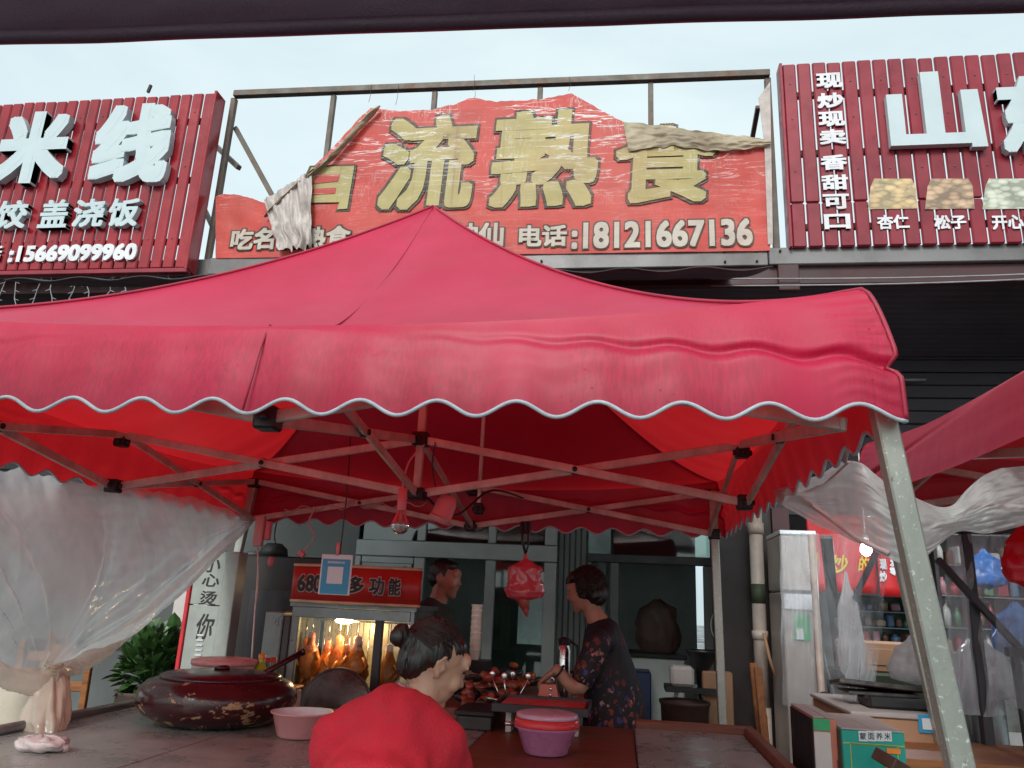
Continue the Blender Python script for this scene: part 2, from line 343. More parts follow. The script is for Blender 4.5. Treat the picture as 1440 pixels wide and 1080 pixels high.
FAB = fabric_red()
M = dict(
 hem=basic('hem_piping', (.50, .55, .60), .5, 0, .2, 20), steel=basic('truss_steel', (.60, .53, .48), .4, .15, .25, 8, .2, 80, (.14, .07, .04), .5),
 blk=basic('black_plastic', (.012, .012, .013), .4, 0, .3), leg=galv(),
 redslat=basic('sign_panel_red', (.27, .008, .016), .25, .15, .2, 3, .05, 20, (.09, .01, .012), .5), redslat2=basic('sign_panel_dull_red', (.23, .011, .024), .35, .1, .2, 3, .05, 20, (.08, .012, .016), .5),
 slatback=basic('sign_panel_edge', (.30, .32, .36), .5, .3), letter=basic('pale_letter_face', (.47, .56, .58), .45, 0, .06, 3, .05, 30, (.33, .40, .42), .15),
 white=basic('white_print', (.66, .66, .68), .5, 0, .15, 8), gframe=basic('rusty_frame_steel', (.11, .10, .085), .6, .3, .45, 9, .4, 50, (.12, .05, .02), .8),
 beam=basic('grey_fascia_steel', (.17, .165, .165), .45, .3, .25, 2, .15, 30, (.07, .055, .05), .7), maroon=basic('dark_maroon_paint', (.05, .012, .014), .5, 0, .35, 3, .2, 40),
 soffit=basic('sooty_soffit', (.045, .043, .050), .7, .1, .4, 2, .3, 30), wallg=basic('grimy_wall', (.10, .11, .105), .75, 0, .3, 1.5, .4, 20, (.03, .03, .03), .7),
 wire=basic('grey_wire', (.25, .25, .26), .5), dwire=basic('dark_wire', (.02, .02, .02), .5), pinkw=basic('pale_cable', (.55, .42, .40), .5), wpl=basic('white_plastic', (.62, .58, .56), .4, 0, .15),
 ban=banner_mat('banner_red', (.58, .050, .036)), bank=banner_mat('banner_khaki', (.50, .42, .16)), bandk=banner_mat('banner_outline', (.05, .032, .014)), banw=banner_mat('banner_white_print', (.60, .54, .46)),
 rag=basic('dirty_plastic_rag', (.42, .36, .33), .45, 0, .3, 12, .8, 25), tan=basic('banner_reverse', (.36, .30, .20), .6, 0, .3, 5, .6, 25, (.16, .10, .06), .7),
 pl=plastic_sheet('milky_plastic_film', .70, (.90, .94, .94), .5), pl2=plastic_sheet('clear_plastic_film', .24, (.70, .74, .78), .3), pl3=plastic_sheet('white_plastic_sheet', .80, (.78, .80, .78), .5, .38),
 cream=basic('cream_canvas', (.46, .41, .32), .7, 0, .2, 4, .5, 30), alu=basic('window_frame_alu', (.19, .205, .195), .4, .3, .15, 5), glassd=glass('shop_glass', (.45, .55, .52), .03), glassc=glass('clear_glass', (.9, .95, .92), .02),
 teal=basic('teal_gloss', (.13, .20, .19), .25, 0, .4, 3), siding=basic('grey_siding', (.075, .08, .078), .6, .1, .2, 5), pvc=basic('old_pvc_pipe', (.48, .41, .36), .5, 0, .2, 5, .2, 30, (.18, .08, .04), .6),
 dark=basic('near_black', (.012, .012, .013), .6), darkb=basic('dark_brown_cabinet', (.02, .013, .012), .45, 0, .3), greyp=basic('grey_sheet_metal', (.22, .24, .235), .35, .5, .25, 4, .2, 30, (.09, .08, .07), .6),
 board=basic('pale_painted_board', (.36, .40, .36), .6, 0, .2, 4, .3, 30, (.18, .19, .17), .6), ink=basic('black_ink', (.02, .02, .02), .6), redp=basic('red_paint', (.52, .02, .03), .4),
 wood=wood_mat('orange_wood', (.16, .055, .015), (.34, .13, .035)), woodd=wood_mat('stained_counter_wood', (.10, .025, .012), (.22, .065, .03)), leaf=basic('leaf_green', (.035, .085, .02), .4, 0, .5, 9), potc=basic('plant_pot', (.08, .06, .05), .7),
 top=steel_top(), pot=pot_mat(), lid=basic('pot_lid_dark_red', (.05, .006, .012), .22, 0, .3, 5), pinkp=basic('pink_plastic', (.62, .27, .27), .35, 0, .1, 5, .05), basin=basic('mauve_plastic', (.55, .20, .38), .3, 0, .08, 5, .04), basinr=basic('red_rim_plastic', (.62, .03, .035), .3, 0, .1),
 lidc=basic('pale_pink_lid', (.55, .34, .45), .2, 0, .1, 4, .04), tub=basic('pale_tub', (.60, .42, .36), .4, 0, .15), bottleg=basic('green_bottle', (.06, .20, .02), .12, 0, .3), bottled=basic('dark_bottle', (.03, .012, .008), .12), sauce=basic('orange_cap', (.70, .22, .02), .35), redcap=basic('red_cap', (.55, .03, .02), .35),
 bottley=basic('yellow_green_bottle', (.30, .36, .03), .12, 0, .2), soot=basic('sooty_iron', (.07, .06, .058), .38, .6, .6, 9, .8, 30, (.20, .17, .15), .4), chrome=basic('stainless', (.50, .48, .46), .18, .95, .15, 6),
 duck=meat_mat('roast_duck_skin', (.26, .035, .006), (.62, .19, .04), .2), rawm=meat_mat('red_meat', (.20, .015, .012), (.42, .08, .05), .3), pinkmeat=meat_mat('brown_meat', (.10, .02, .012), (.30, .09, .05), .3), pinkm=plastic_sheet('pink_meat_bag', .93, (.80, .12, .16), .35), signr=basic('oven_sign_red', (.44, .025, .02), .4, 0, .1), signc=basic('oven_sign_edge', (.60, .45, .28), .4),
 ovw=basic('oven_lining', (.62, .55, .40), .3, .3, .15), lamp=emis('oven_lamp_glow', (1, .74, .42), 20), bulbw=emis('shop_lamp_glow', (.75, .85, 1), 60), bulbg=glass('bulb_glass', (.85, .72, .70), .08), bulbp=basic('pink_lampholder', (.70, .22, .24), .4, 0, .1),
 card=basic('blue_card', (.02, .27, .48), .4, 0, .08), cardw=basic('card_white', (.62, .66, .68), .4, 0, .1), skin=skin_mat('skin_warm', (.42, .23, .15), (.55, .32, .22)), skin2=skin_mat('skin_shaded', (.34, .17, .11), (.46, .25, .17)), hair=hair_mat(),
 redcl=basic('red_cotton', (.56, .014, .032), .85, 0, .14, 9, .8, 160), collar=basic('floral_collar', (.42, .20, .20), .7, 0, .6, 60), floral=floral(), grcl=basic('dark_green_shirt', (.03, .04, .03), .8, 0, .3), trous=basic('dark_trousers', (.02, .02, .025), .8), eyem=basic('eye_dark', (.01, .008, .008), .2), shoe=basic('black_shoe', (.015, .013, .013), .4),
 cardb=basic('cardboard', (.34, .19, .11), .75, 0, .12, 6, .2, 40), cardt=basic('grey_cardboard_top', (.34, .30, .28), .7, 0, .15), boxw=basic('box_white', (.55, .50, .47), .6, 0, .12), boxteal=basic('box_teal_print', (.01, .30, .24), .45, 0, .12), boxpink=basic('box_salmon_print', (.52, .17, .12), .5, 0, .15), boxdk=basic('box_dark_side', (.04, .055, .03), .6), yellow=basic('yellow_print', (.65, .48, .05), .5), lime=basic('lime_print', (.35, .45, .10), .5),
 fridge=basic('old_white_cabinet', (.36, .32, .29), .4, 0, .1, 2, .1, 20), green=basic('green_sticker', (.03, .35, .13), .5), bred=basic('shop_banner_red', (.45, .012, .015), .5, 0, .15), byel=basic('shop_banner_yellow', (.62, .45, .02), .5), shelfg=basic('teal_glass_shelf', (.07, .20, .18), .25, 0, .3, 7), tile=basic('interior_wall_tile', (.52, .58, .54), .5, 0, .12, 3), tilew=basic('interior_wall_warm', (.40, .39, .40), .6, 0, .15), floor=basic('shop_floor', (.14, .13, .12), .4), redbag=basic('red_carrier_bag', (.60, .01, .02), .35, 0, .15, 6, .8, 14), bluebag=basic('blue_carrier_bag', (.03, .16, .50), .35, 0, .2, 8, .8, 14), brownbag=basic('brown_sack', (.07, .035, .025), .6, 0, .4, 8, 1, 12), bluec=basic('blue_crate', (.008, .02, .07), .5), dsteel=basic('dark_frame_steel', (.045, .04, .045), .45, .3),
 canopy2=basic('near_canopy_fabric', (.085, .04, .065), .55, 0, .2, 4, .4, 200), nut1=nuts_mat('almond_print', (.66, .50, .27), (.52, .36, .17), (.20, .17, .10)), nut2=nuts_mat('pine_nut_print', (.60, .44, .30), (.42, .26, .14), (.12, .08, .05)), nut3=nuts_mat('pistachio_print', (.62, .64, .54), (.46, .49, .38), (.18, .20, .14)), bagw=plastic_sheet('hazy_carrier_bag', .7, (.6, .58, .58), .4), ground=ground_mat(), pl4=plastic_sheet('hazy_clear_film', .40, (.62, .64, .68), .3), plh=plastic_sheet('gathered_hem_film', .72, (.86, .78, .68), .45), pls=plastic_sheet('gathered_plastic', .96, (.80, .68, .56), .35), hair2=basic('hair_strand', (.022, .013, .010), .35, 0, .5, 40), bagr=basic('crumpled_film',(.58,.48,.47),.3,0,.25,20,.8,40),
)
PKG = [basic('package_'+n, c, .4, 0, .2, 15) for n, c in (('red', (.26, .04, .05)), ('pink', (.34, .17, .20)), ('blue', (.07, .13, .22)), ('white', (.38, .39, .38)), ('green', (.06, .14, .08)), ('tan', (.26, .19, .12)), ('brown', (.10, .05, .03)))]

# text ------------------------------------------------------------
def tmesh(s, depth, bold, res=3):
    c = bpy.data.curves.new('t', 'FONT'); c.body = s; c.extrude = depth/2; c.offset = bold; c.resolution_u = res; c.align_x = 'CENTER'
    o = bpy.data.objects.new('t', c); COL.objects.link(o)
    me = bpy.data.meshes.new_from_object(o); bpy.data.objects.remove(o); return me
def text(name, s, cx, cz, w, h, y, mat, parent=None, depth=.01, bold=.02, warp=None, shear=0):
    """lettering in the XZ plane facing -Y; its back rests on y"""
    base = tmesh(s, 1, 0)
    if bold > 0:
        bv = [v.co.copy() for v in base.vertices]; bf = [tuple(p.vertices) for p in base.polygons]; V_, F_ = [], []
        offs = [(0, 0)]+[(a_*bold*.93, b_*bold*.93) for a_ in (-1, 0, 1) for b_ in (-1, 0, 1) if (a_, b_) != (0, 0)]+[(a_*bold*.93, b_*bold*.93) for a_, b_ in ((-1, .5), (1, .5), (-1, -.5), (1, -.5), (.5, 1), (-.5, 1), (.5, -1), (-.5, -1))]
        for k, (ox, oy) in enumerate(offs):
            n0 = len(V_); V_ += [(v.x+ox, v.y+oy, v.z*(1-.006*k)) for v in bv]; F_ += [tuple(i+n0 for i in f) for f in bf]
        me = bpy.data.meshes.new('t'); me.from_pydata(V_, [], F_); bpy.data.meshes.remove(base)
    else: me = base
    vs = [v.co.copy() for v in me.vertices]
    x0, x1 = min(v.x for v in vs), max(v.x for v in vs); y0, y1 = min(v.y for v in vs), max(v.y for v in vs)
    for v, q in zip(me.vertices, vs):
        a = (q.x-x0)/(x1-x0)-.5; b = (q.y-y0)/(y1-y0)-.5; X = cx+a*w+shear*b*h; Z = cz+b*h
        Y = y-(q.z+.5)*depth
        if warp: Y += warp(X, Z)
        v.co = (X, Y, Z)
    me.materials.clear(); me.materials.append(mat); me.name = name
    return link(name, me, None, parent)
def textpx(name, s, x0, y0, x1, y1, Y, mat, parent=None, **kw):
    c = at((x0+x1)/2, (y0+y1)/2, Y); w = (at(x1, (y0+y1)/2, Y)-at(x0, (y0+y1)/2, Y)).x; h = (at((x0+x1)/2, y0, Y)-at((x0+x1)/2, y1, Y)).z
    return text(name, s, c.x, c.z, w, h, Y, mat, parent, **kw)

# ================================================================ SETTING
g = MB(); g.grid(lambda u, v: (lerp(-60, 60, u), lerp(-40, 80, v), -.0), 8, 8); tag(g.build('ground', M['ground']), kind='structure')
WY = 6.8; BY = 5.2
bl = thing('shop_building', 'dark single storey shop row behind the tent, grey steel fascia under the signboards', 'building', (0, WY, 0))
ZB, ZT = 3.869, 4.012
bm_ = MB(); bm_.box((-3.25, BY, ZB), (1.02, BY+.12, ZT), .006); bm_.build('fascia_beam', M['beam'], bl)
bm_ = MB(); bm_.box((1.023, BY-.012, ZB), (7, BY+.12, ZT-.012), .006); bm_.build('fascia_beam', M['beam'], bl)
bm_ = MB(); bm_.box((-9, BY+.02, ZB), (-3.253, BY+.12, ZT), .006); bm_.build('fascia_beam', M['beam'], bl)
for x, z in ((.94, .03), (.94, .11), (.72, .03), (.72, .11), (-.6, .06), (1.1, .1)):
    b = MB(); b.tube([(x, BY-.012 if x < 1 else BY-.025, ZB+z), (x, BY+.01, ZB+z)], .009, 8); b.build('bolt', M['dark'], bl)
b = MB(); b.box((-9, BY+.03, ZB-.13), (7, BY+.10, ZB-.003)); b.build('lower_fascia', M['maroon'], bl)
b = MB(); b.box((1.08, BY-.02, ZB-.20), (1.22, BY+.028, ZB-.003), .004); b.build('fascia_bracket', M['maroon'], bl)
def corr(u, v): return (lerp(-9, 7, u), lerp(BY+.1, WY, v), ZB-.10+.018*math.sin(v*90)-v*.06)
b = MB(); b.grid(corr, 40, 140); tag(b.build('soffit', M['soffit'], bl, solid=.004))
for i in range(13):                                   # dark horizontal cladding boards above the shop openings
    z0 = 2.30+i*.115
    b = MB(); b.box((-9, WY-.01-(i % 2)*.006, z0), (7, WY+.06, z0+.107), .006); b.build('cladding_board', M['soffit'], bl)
b = MB(); b.grid(lambda u, v: (lerp(-3.6, .75, u), lerp(BY+.02, 3.72, v), lerp(3.80, 3.18, v)-.03*math.sin(PI*v)+.012*math.sin(u*70)*v), 90, 10); b.build('awning', M['soffit'], bl, solid=.006)  # awning out of view behind the peak, added to shade the tent's rear slope
# roof deck behind the signs
b = MB(); b.box((-9, BY+.14, ZB+.02), (7, 12, ZB+.10)); b.build('roof', M['soffit'], bl)
def wx(px, py=860): return at(px, py, WY).x
X = dict(a=wx(495), b=wx(783), c=wx(826), d=wx(1003), e=wx(1100))
def wallbox(x0, x1, z0, z1, m, name='wall', y0=0.0, th=.16):
    b = MB(); b.box((x0, WY+y0, z0), (x1, WY+y0+th, z1)); return b.build(name, m, bl)
wallbox(-9, X['a']-.003, 0, 2.297, M['wallg']); wallbox(X['a'], X['b'], 0, .52, M['wallg'], 'wall_panel')
# ribbed siding between window and door
x = X['b']+.003
while x < X['c']-.02:
    b = MB(); b.box((x, WY-.02, 0), (x+.045, WY+.1, 2.297), .008); b.build('siding_rib', M['siding'], bl); x += .049
wallbox(X['d'], X['e']-.14, 0, 2.297, M['darkb'], 'pillar', -.45, .6)
wallbox(X['e']-.137, X['e']-.01, 0, 2.297, M['maroon'], 'pillar', -.5, .6)
# rooms
for (x0, x1, mt) in ((-9, X['d']+.1, 'tile'), (X['e']-.1, 7, 'tilew')):
    b = MB(); b.box((x0, 9.4, 0), (x1, 9.5, 3.6)); b.build('room_wall', M[mt], bl)
    b = MB(); b.box((x0, WY+.17, 2.75), (x1, 9.4, 2.8)); b.build('room_ceiling', M['wallg'], bl)
b = MB(); b.box((X['e']-.25, WY+.17, 0), (X['e']-.12, 9.38, 2.74)); b.build('room_wall', M['tilew'], bl)
b = MB(); b.box((6.9, WY+.1, 0), (7, 9.38, 3.6)); b.build('room_wall', M['wallg'], bl)
b = MB(); b.box((-9, WY+.2, .002), (7, 9.4, .03)); b.build('room_floor', M['floor'], bl)
b = MB(); b.box((X['c']+.05, WY+1.2, 0), (X['c']+.12, 9.38, 2.74)); b.build('room_partition', M['tile'], bl)
# aluminium shop window
def post(px0, px1, z0, z1, par, y=-.06):
    b = MB(); b.box((wx(px0), WY+y, z0), (wx(px1), WY+y+.07, z1), .006); return b.build('mullion', M['alu'], par)
zt = at(650, 775, WY).z
wn = MB(); wn.box((X['a'], WY-.065, zt-.07), (X['b']-.003, WY+.02, zt+.07), .006); win = wn.build('window', M['alu'], bl)
for a, c in ((495, 503), (579, 594), (681, 695), (764, 782)): post(a, c, .52, zt-.072, win)
for a, c in ((581, 593), (683, 694), (764, 782)): post(a, c, zt+.072, 2.296, win)
for i, (a, c) in enumerate(((504, 578), (595, 680), (696, 763))):
    b = MB(); b.box((wx(a)-.01, WY-.03, .54), (wx(c)+.01, WY-.024, zt-.06))
    if i != 1: b.build('pane', M['glassd'], win)
    b = MB(); b.box((wx(a)-.01, WY-.03, zt+.06), (wx(c)+.01, WY-.024, 2.29)); b.build('pane', M['glassd'], win)
b = MB(); b.box((wx(504), WY-.05, zt-.13), (wx(578), WY-.01, zt-.075), .004); b.build('sash_rail', M['alu'], win)
b = MB(); q0, q1 = at(520, 812, WY-.034), at(570, 770, WY-.034); b.box((q0.x, WY-.036, zt-.38), (q1.x, WY-.031, zt-.14)); b.build('reflection_patch', M['teal'], win)  # first teal patch is a painted glass reflection on the left pane
b = MB(); q0, q1 = at(727, 905, WY-.04), at(764, 838, WY-.04); b.box((q0.x, WY-.045, q0.z), (q1.x, WY-.04, q1.z)); b.build('poster_sheet', M['teal'], win)
# doorway with fixed transom
dn = MB(); dz = at(900, 787, WY).z; dn.box((X['c'], WY-.05, dz-.035), (X['d']-.003, WY+.03, dz+.035), .005); door = dn.build('door_frame', M['dark'], bl)
for a, c in ((826, 831), (858, 870), (990, 1002)):
    b = MB(); b.box((wx(a), WY-.045, 0), (wx(c), WY+.03, dz-.037), .004); b.build('jamb', M['siding'], door)
for a, c in ((826, 858), (862, 1002)):
    b = MB(); b.box((wx(a), WY-.01, dz+.037), (wx(c), WY-.004, 2.29)); b.build('transom_pane', M['teal'] if a == 826 else M['glassd'], door)

# ================================================================ SIGNBOARDS
def slats(parent, x0, x1, z0, z1, y, pitch, mt, split=None):
    x = x0; i = 0
    while x < x1:
        w = pitch-.012
        rng = [(z0, z1)] if not split else [(z0, split-.0012), (split+.0012, z1)]
        for (a, c) in rng:
            j = random.uniform(-.003, .003)
            if i % 2 == 0 and c-a > 1:
                rv = MB()
                for zz in (a+.25, (a+c)/2+.1, c-.18): rv.lathe([(.0, 0), (.0001, 0)], (x, y, zz), 3) if False else rv.obox((x+w/2, y-.002+j, zz), (.006, .003, .006), None, .002)
                tag(rv.build('rivets', M['gframe'], parent), kind='stuff')
            b = MB()
            b.box((x, y+j, a), (x+w, y+.028+j, c+random.uniform(-.006, .004)), .009); b.build('slat', mt, parent)
        x += pitch; i += 1
LY = 5.05; LX1 = -3.335; LZ0, LZ1 = 3.86, 5.435
ls = thing('signboard', 'red slatted signboard at the left with thick pale three-dimensional characters and a phone number', 'signboard', (-4.4, LY, LZ0))
slats(ls, LX1-.104*30, LX1-.02, LZ0, LZ1, LY, .104, M['redslat'])
b = MB(); b.box((LX1-.012, LY-.015, LZ0-.02), (LX1+.012, LY+.13, LZ1+.01), .004); b.build('side_trim', M['redslat'], ls)
b = MB(); b.box((LX1-3.2, LY-.012, LZ0-.04), (LX1+.012, LY+.05, LZ0-.003), .004); b.build('bottom_trim', M['redslat2'], ls)
for z in (4.1, 4.65, 5.2):
    b = MB(); b.box((LX1-3.2, LY+.06, z), (LX1, LY+.10, z+.04)); b.build('back_rail', M['gframe'], ls)
for s, x0, y0, x1, y1 in (('米', 5, 163, 103, 262), ('线', 139, 152, 246, 262)):
    textpx('character', s, x0, y0, x1, y1, LY-.006, M['letter'], ls, depth=.065, bold=.05)
textpx('character', '水', -60, 285, -8, 330, LY-.006, M['letter'], ls, depth=.05, bold=.03)
for s, x0, x1, dy in (('饺', 2, 44, 0), ('盖', 62, 102, -1), ('浇', 109, 152, -2), ('饭', 158, 200, -3)):
    textpx('character', s, x0, 286+dy, x1, 325+dy, LY-.004, M['letter'], ls, depth=.05, bold=.03)
textpx('character', '话', -12, 347, 4, 369, LY-.003, M['white'], ls, depth=.016, bold=.03)
textpx('phone_number', ':15669099960', 14, 345, 192, 368, LY-.003, M['white'], ls, depth=.016, bold=.045)
b = MB(); p = at(208, 130, LY); b.bar(p, p+Vector((.015, 0, .07)), .02); b.build('bolt_end', M['dark'], ls)

RY = 5.15; RX0 = 1.172; RZ0, RZ1 = ZT-.03, 5.50
rs = thing('signboard', 'red slatted signboard at the right with nut pictures and a vertical line of white characters', 'signboard', (2, RY, RZ0))
slats(rs, RX0+.012, 4.6, RZ0, RZ1, RY, .1075, M['redslat2'], split=at(1110, 285, RY).z)
b = MB(); b.box((RX0-.012, RY-.01, RZ0), (RX0+.009, RY+.11, RZ1+.004), .003); b.build('side_trim', M['redslat2'], rs)
for z in (4.15, 4.75, 5.25):
    b = MB(); b.box((RX0, RY+.06, z), (4.6, RY+.10, z+.04)); b.build('back_rail', M['gframe'], rs)
for i, (s, y) in enumerate(zip('现炒现卖香甜可口', (104, 132, 158, 183, 219, 247, 274, 302))):
    textpx('character', s, 1147+i*1.6, y, 1184+i*1.6, y+21, RY-.004, M['white'], rs, depth=.014, bold=.04)
# the mountain character is built from bars
c0 = at(1250, 218, RY); c1 = at(1370, 108, RY); W_ = c1.x-c0.x
cm = MB()
for poly in ([(0, .05), (0, .72), (.17, .72), (.17, .19), (.385, .19), (.385, 1), (.58, 1), (.58, .19), (.79, .19), (.79, .74), (.97, .74), (1, 0), (.84, 0), (.84, .05)],):
    H_ = at(1310, 108, RY).z-at(1310, 215, RY).z; zb = at(1310, 215, RY).z
    cm.prism([(c0.x+a*W_, zb+b_*H_) for a, b_ in poly], RY-.06, RY-.01)
cm.build('character', M['letter'], rs)
textpx('character', '东', 1400, 112, 1500, 222, RY-.006, M['letter'], rs, depth=.055, bold=.05)
for (a, mt, cap) in ((1220, 'nut1', '杏仁'), (1300, 'nut2', '松子'), (1381, 'nut3', '开心果')):
    w = 70 if a < 1380 else 72; q = [at(a+9, 252, RY), at(a+w-9, 252, RY), at(a+w-3, 262, RY), at(a+w, 294, RY), at(a, 295, RY), at(a+4, 263, RY)]
    b = MB(); b.prism([(p.x, p.z) for p in q][::-1], RY-.008, RY-.003); b.build('nut_picture', M[mt], rs)
    textpx('caption', cap, a+13, 303, a+(w-12 if len(cap) < 3 else w+8), 323, RY-.003, M['white'], rs, depth=.01, bold=.035)

# ---- steel frame and torn banner
fr = thing('billboard_frame', 'rusty steel frame standing on the fascia between the two red signboards', 'frame', (-1, BY, ZT))
PX = [330, 470, 612, 760, 915, 1079]; TY = [133, 127, 122, 116, 110, 104]
def fbar(p, q, w, name='post'):
    b = MB(); b.bar(p, q, w, w, .003); return b.build(name, M['gframe'], fr)
tl = at(330, 133, BY+.04); trp = at(1082, 104, BY+.04); fbar(tl, trp, .055, 'top_rail')
for i, (px, ty) in enumerate(zip(PX, TY)):
    p = at(px, ty, BY+.05); x = p.x; t = (x-tl.x)/(trp.x-tl.x); fbar((x, BY+.06, ZT+.002), (x, BY+.06, lerp(tl.z, trp.z, t)-.03), .045 if i in (0, 5) else .04)
fbar(at(331, 180, BY+.12), at(392, 292, BY+.12), .04, 'brace'); fbar(at(285, 188, BY+.6), at(336, 236, BY+.14), .04, 'brace'); fbar(at(1066, 150, BY+.14), at(1056, 205, BY+.5), .035, 'brace')
fbar(at(283, 285, BY+.5), at(302, 325, BY+.14), .035, 'brace')
TOP = [(303, 276), (315, 272), (335, 274), (360, 281), (374, 287), (384, 286), (430, 245), (470, 205), (500, 172), (520, 152), (560, 156), (610, 154), (640, 147), (662, 137), (700, 143), (760, 140), (803, 132), (840, 152), (876, 172), (930, 183), (985, 194), (1040, 198), (1083, 197)]
BOT = [(303, 363), (700, 358), (1083, 353)]
def bwarp(X, Z): return .012*nz(X*2.1, Z*1.7)+.006*nz(X*6, Z*9)-.012*max(0, Z-4.7)*nz(X*3, 5)
def bfn(u, v):
    px = lerp(303, 1083, u); ty = interp(TOP, px)[0]; by = interp(BOT, px)[0]
    if px < 308: px = px+(1-v)*0
    ty += 1.6*nz(px*.09, 3)+1.2*nz(px*.5, 9); p = at(px, lerp(ty, by, v), BY-.01); return (p.x, BY-.012+bwarp(p.x, p.z), p.z)
bn = thing('banner', 'torn red banner with khaki characters hanging from the rusty frame', 'banner', (-1, BY, 4.7))
b = MB(); b.grid(bfn, 240, 34); b.build('cloth', M['ban'], bn)
wr = lambda X, Z: bwarp(X, Z)
def bchar(s, x0, y0, x1, y1, bold=.034):
    textpx('character_outline', s, x0-3, y0-3, x1+3, y1+3, BY-.016, M['bandk'], bn, depth=.006, bold=bold+.026, warp=wr, shear=.05)
    textpx('character', s, x0, y0, x1, y1, BY-.023, M['bank'], bn, depth=.006, bold=bold, warp=wr, shear=.05)
bchar('流', 536, 162, 668, 294); bchar('熟', 692, 154, 841, 290); bchar('食', 864, 176, 1008, 284)
# lower half of the first large character shows below the fold
for nm, off, mt, yy in (('character_outline', .022, 'bandk', BY-.017), ('character', 0, 'bank', BY-.025)):
    b = MB(); L = lambda px, py: (at(px, py, BY).x, at(px, py, BY).z)
    o = 3 if off else 0
    b.prism([L(440-o, 238-o), L(500+o, 236-o), L(490+o, 296+o), L(476-o, 297+o), L(479, 287), L(414-o, 288+o), L(424-o, 273-o)][::-1], yy, yy-.005)
    b.build(nm, M[mt], bn)
b = MB(); b.prism([L(448, 249), L(480, 248), L(477, 258), L(440, 262)][::-1], BY-.031, BY-.034); b.prism([L(432, 269), L(475, 267), L(473, 275), L(426, 278)][::-1], BY-.031, BY-.034); b.build('character_counter', M['ban'], bn)
def srow(s, x0, x1, y0, y1):
    textpx('line_outline', s, x0-2, y0-2, x1+2, y1+2, BY-.016, M['bandk'], bn, depth=.004, bold=.075, warp=wr)
    textpx('line', s, x0, y0, x1, y1, BY-.022, M['banw'], bn, depth=.004, bold=.035, warp=wr)
srow('吃名流熟食', 324, 492, 320, 350); srow('赛神仙', 600, 708, 314, 347); srow('电话', 730, 797, 317, 347); srow(':18121667136', 802, 1056, 310, 348)
# fold, rag, reversed flap
def fold(u, v):
    P = [at(526, 158, BY), at(500, 186, BY), at(468, 222, BY), at(430, 252, BY), at(388, 292, BY)]; p = cat_rom(P, u); w = lerp(.09, .20, nz(u*5, 2)*.5+.5)*(1.2-.4*abs(u-.5))+.02*nz(u*16, v*2)
    a = v*2.5*PI; return (p.x+math.cos(a)*w*.45+.02*nz(u*9, v*3), BY-.055-math.sin(a)*.03-.01*nz(u*14, v*5), p.z-.05+math.cos(a)*w*.45+.012*nz(u*22, v*6, 3))
b = MB(); b.grid(fold, 90, 24); b.build('rolled_edge', M['tan'], bn)
def rag(u, v):
    a = at(lerp(372, 440, u), lerp(282, 240, u), BY-.06); c = at(lerp(392, 438, u), lerp(352, 350, u), BY-.06); p = a.lerp(c, v)
    k = nz(u*7, v*3, 4); return (p.x+.05*nz(v*4, u*2, 1)*(v), BY-.075+.05*k*(.4+v)+.02*nz(u*22, v*3), p.z+.03*nz(u*9, 8)*v)
b = MB(); b.grid(rag, 40, 24); b.build('hanging_rag', M['rag'], bn)
def flap(u, v):
    a = at(lerp(876, 1083, u), lerp(172, 198, u), BY-.03); c = at(lerp(884, 1083, u), interp([(0, 214), (.3, 206), (.6, 214), (.8, 212), (1, 206)], u)[0], BY-.03); p = a.lerp(c, v)
    return (p.x, BY-.05-.014*math.sin(v*PI)+.010*nz(u*12, v*4)+.009*(1-2*abs(nz(u*9+v*3, v*5-u*4, 2))), p.z+.014*nz(u*14, v, 2))
b = MB(); b.grid(flap, 120, 22); b.build('reversed_flap', M['tan'], bn)
b = MB(); b.prism([L(1066, 140), L(1082, 118), L(1086, 345), L(1079, 346), L(1074, 205)][::-1], BY-.02, BY-.026); b.build('curled_side_strip', M['rag'], bn)
# loose threads
for px, py, l in ((522, 118, 35), (560, 118, 40), (667, 105, 30), (801, 108, 26), (668, 128, 14)):
    b = MB(); p = at(px, py, BY+.0); b.tube([p, p+Vector((.006, 0, -l*.003)), p+Vector((-.004, 0, -l*.005))], .0018, 4); b.build('tie_thread', M['dwire'], bn)

# ---- icicle lights under the left signboard, cables at the right
for i, (px, py) in enumerate(((13, 385), (62, 383), (113, 382), (165, 380), (225, 379))):
    b = MB(); p = at(px, py, LY+.05); ln = .34+.1*random.random()
    for s in (0, 1):
        q = [p+Vector((s*.05+(random.random()-.5)*.03+(k*.02 if s else -k*.012), 0, -ln*k/6)) for k in range(7)]; b.tube(q, .004, 4)
        for k in range(1, 7): b.tube([q[k], q[k]+Vector((random.choice((-1, 1))*.04, 0, -.015))], .004, 4)
    tag(b.build('string_light', M['wire']), ['icicle light string nearest the left edge under the left signboard', 'second icicle light string from the left edge under the signboard', 'middle one of five icicle light strings under the left signboard', 'fourth icicle light string from the left under the signboard', 'icicle light string nearest the torn banner under the left signboard'][i], 'string lights', 'icicle lights under the left signboard')
for k, (a, c, lab) in enumerate((((1000, 392), (1445, 376), 'upper thin grey cable sagging below the right signboard'), ((1000, 402), (1445, 383), 'lower thin grey cable sagging below the right signboard'))):
    p, q = at(*a, BY-.05), at(*c, BY-.05); q = p+(q-p)*1.8
    b = MB(); b.tube([p.lerp(q, t/12)-Vector((0, 0, .05*math.sin(PI*t/12))) for t in range(13)], .006, 5); tag(b.build('cable', M['wire']), lab, 'cable', 'cables under the right signboard')

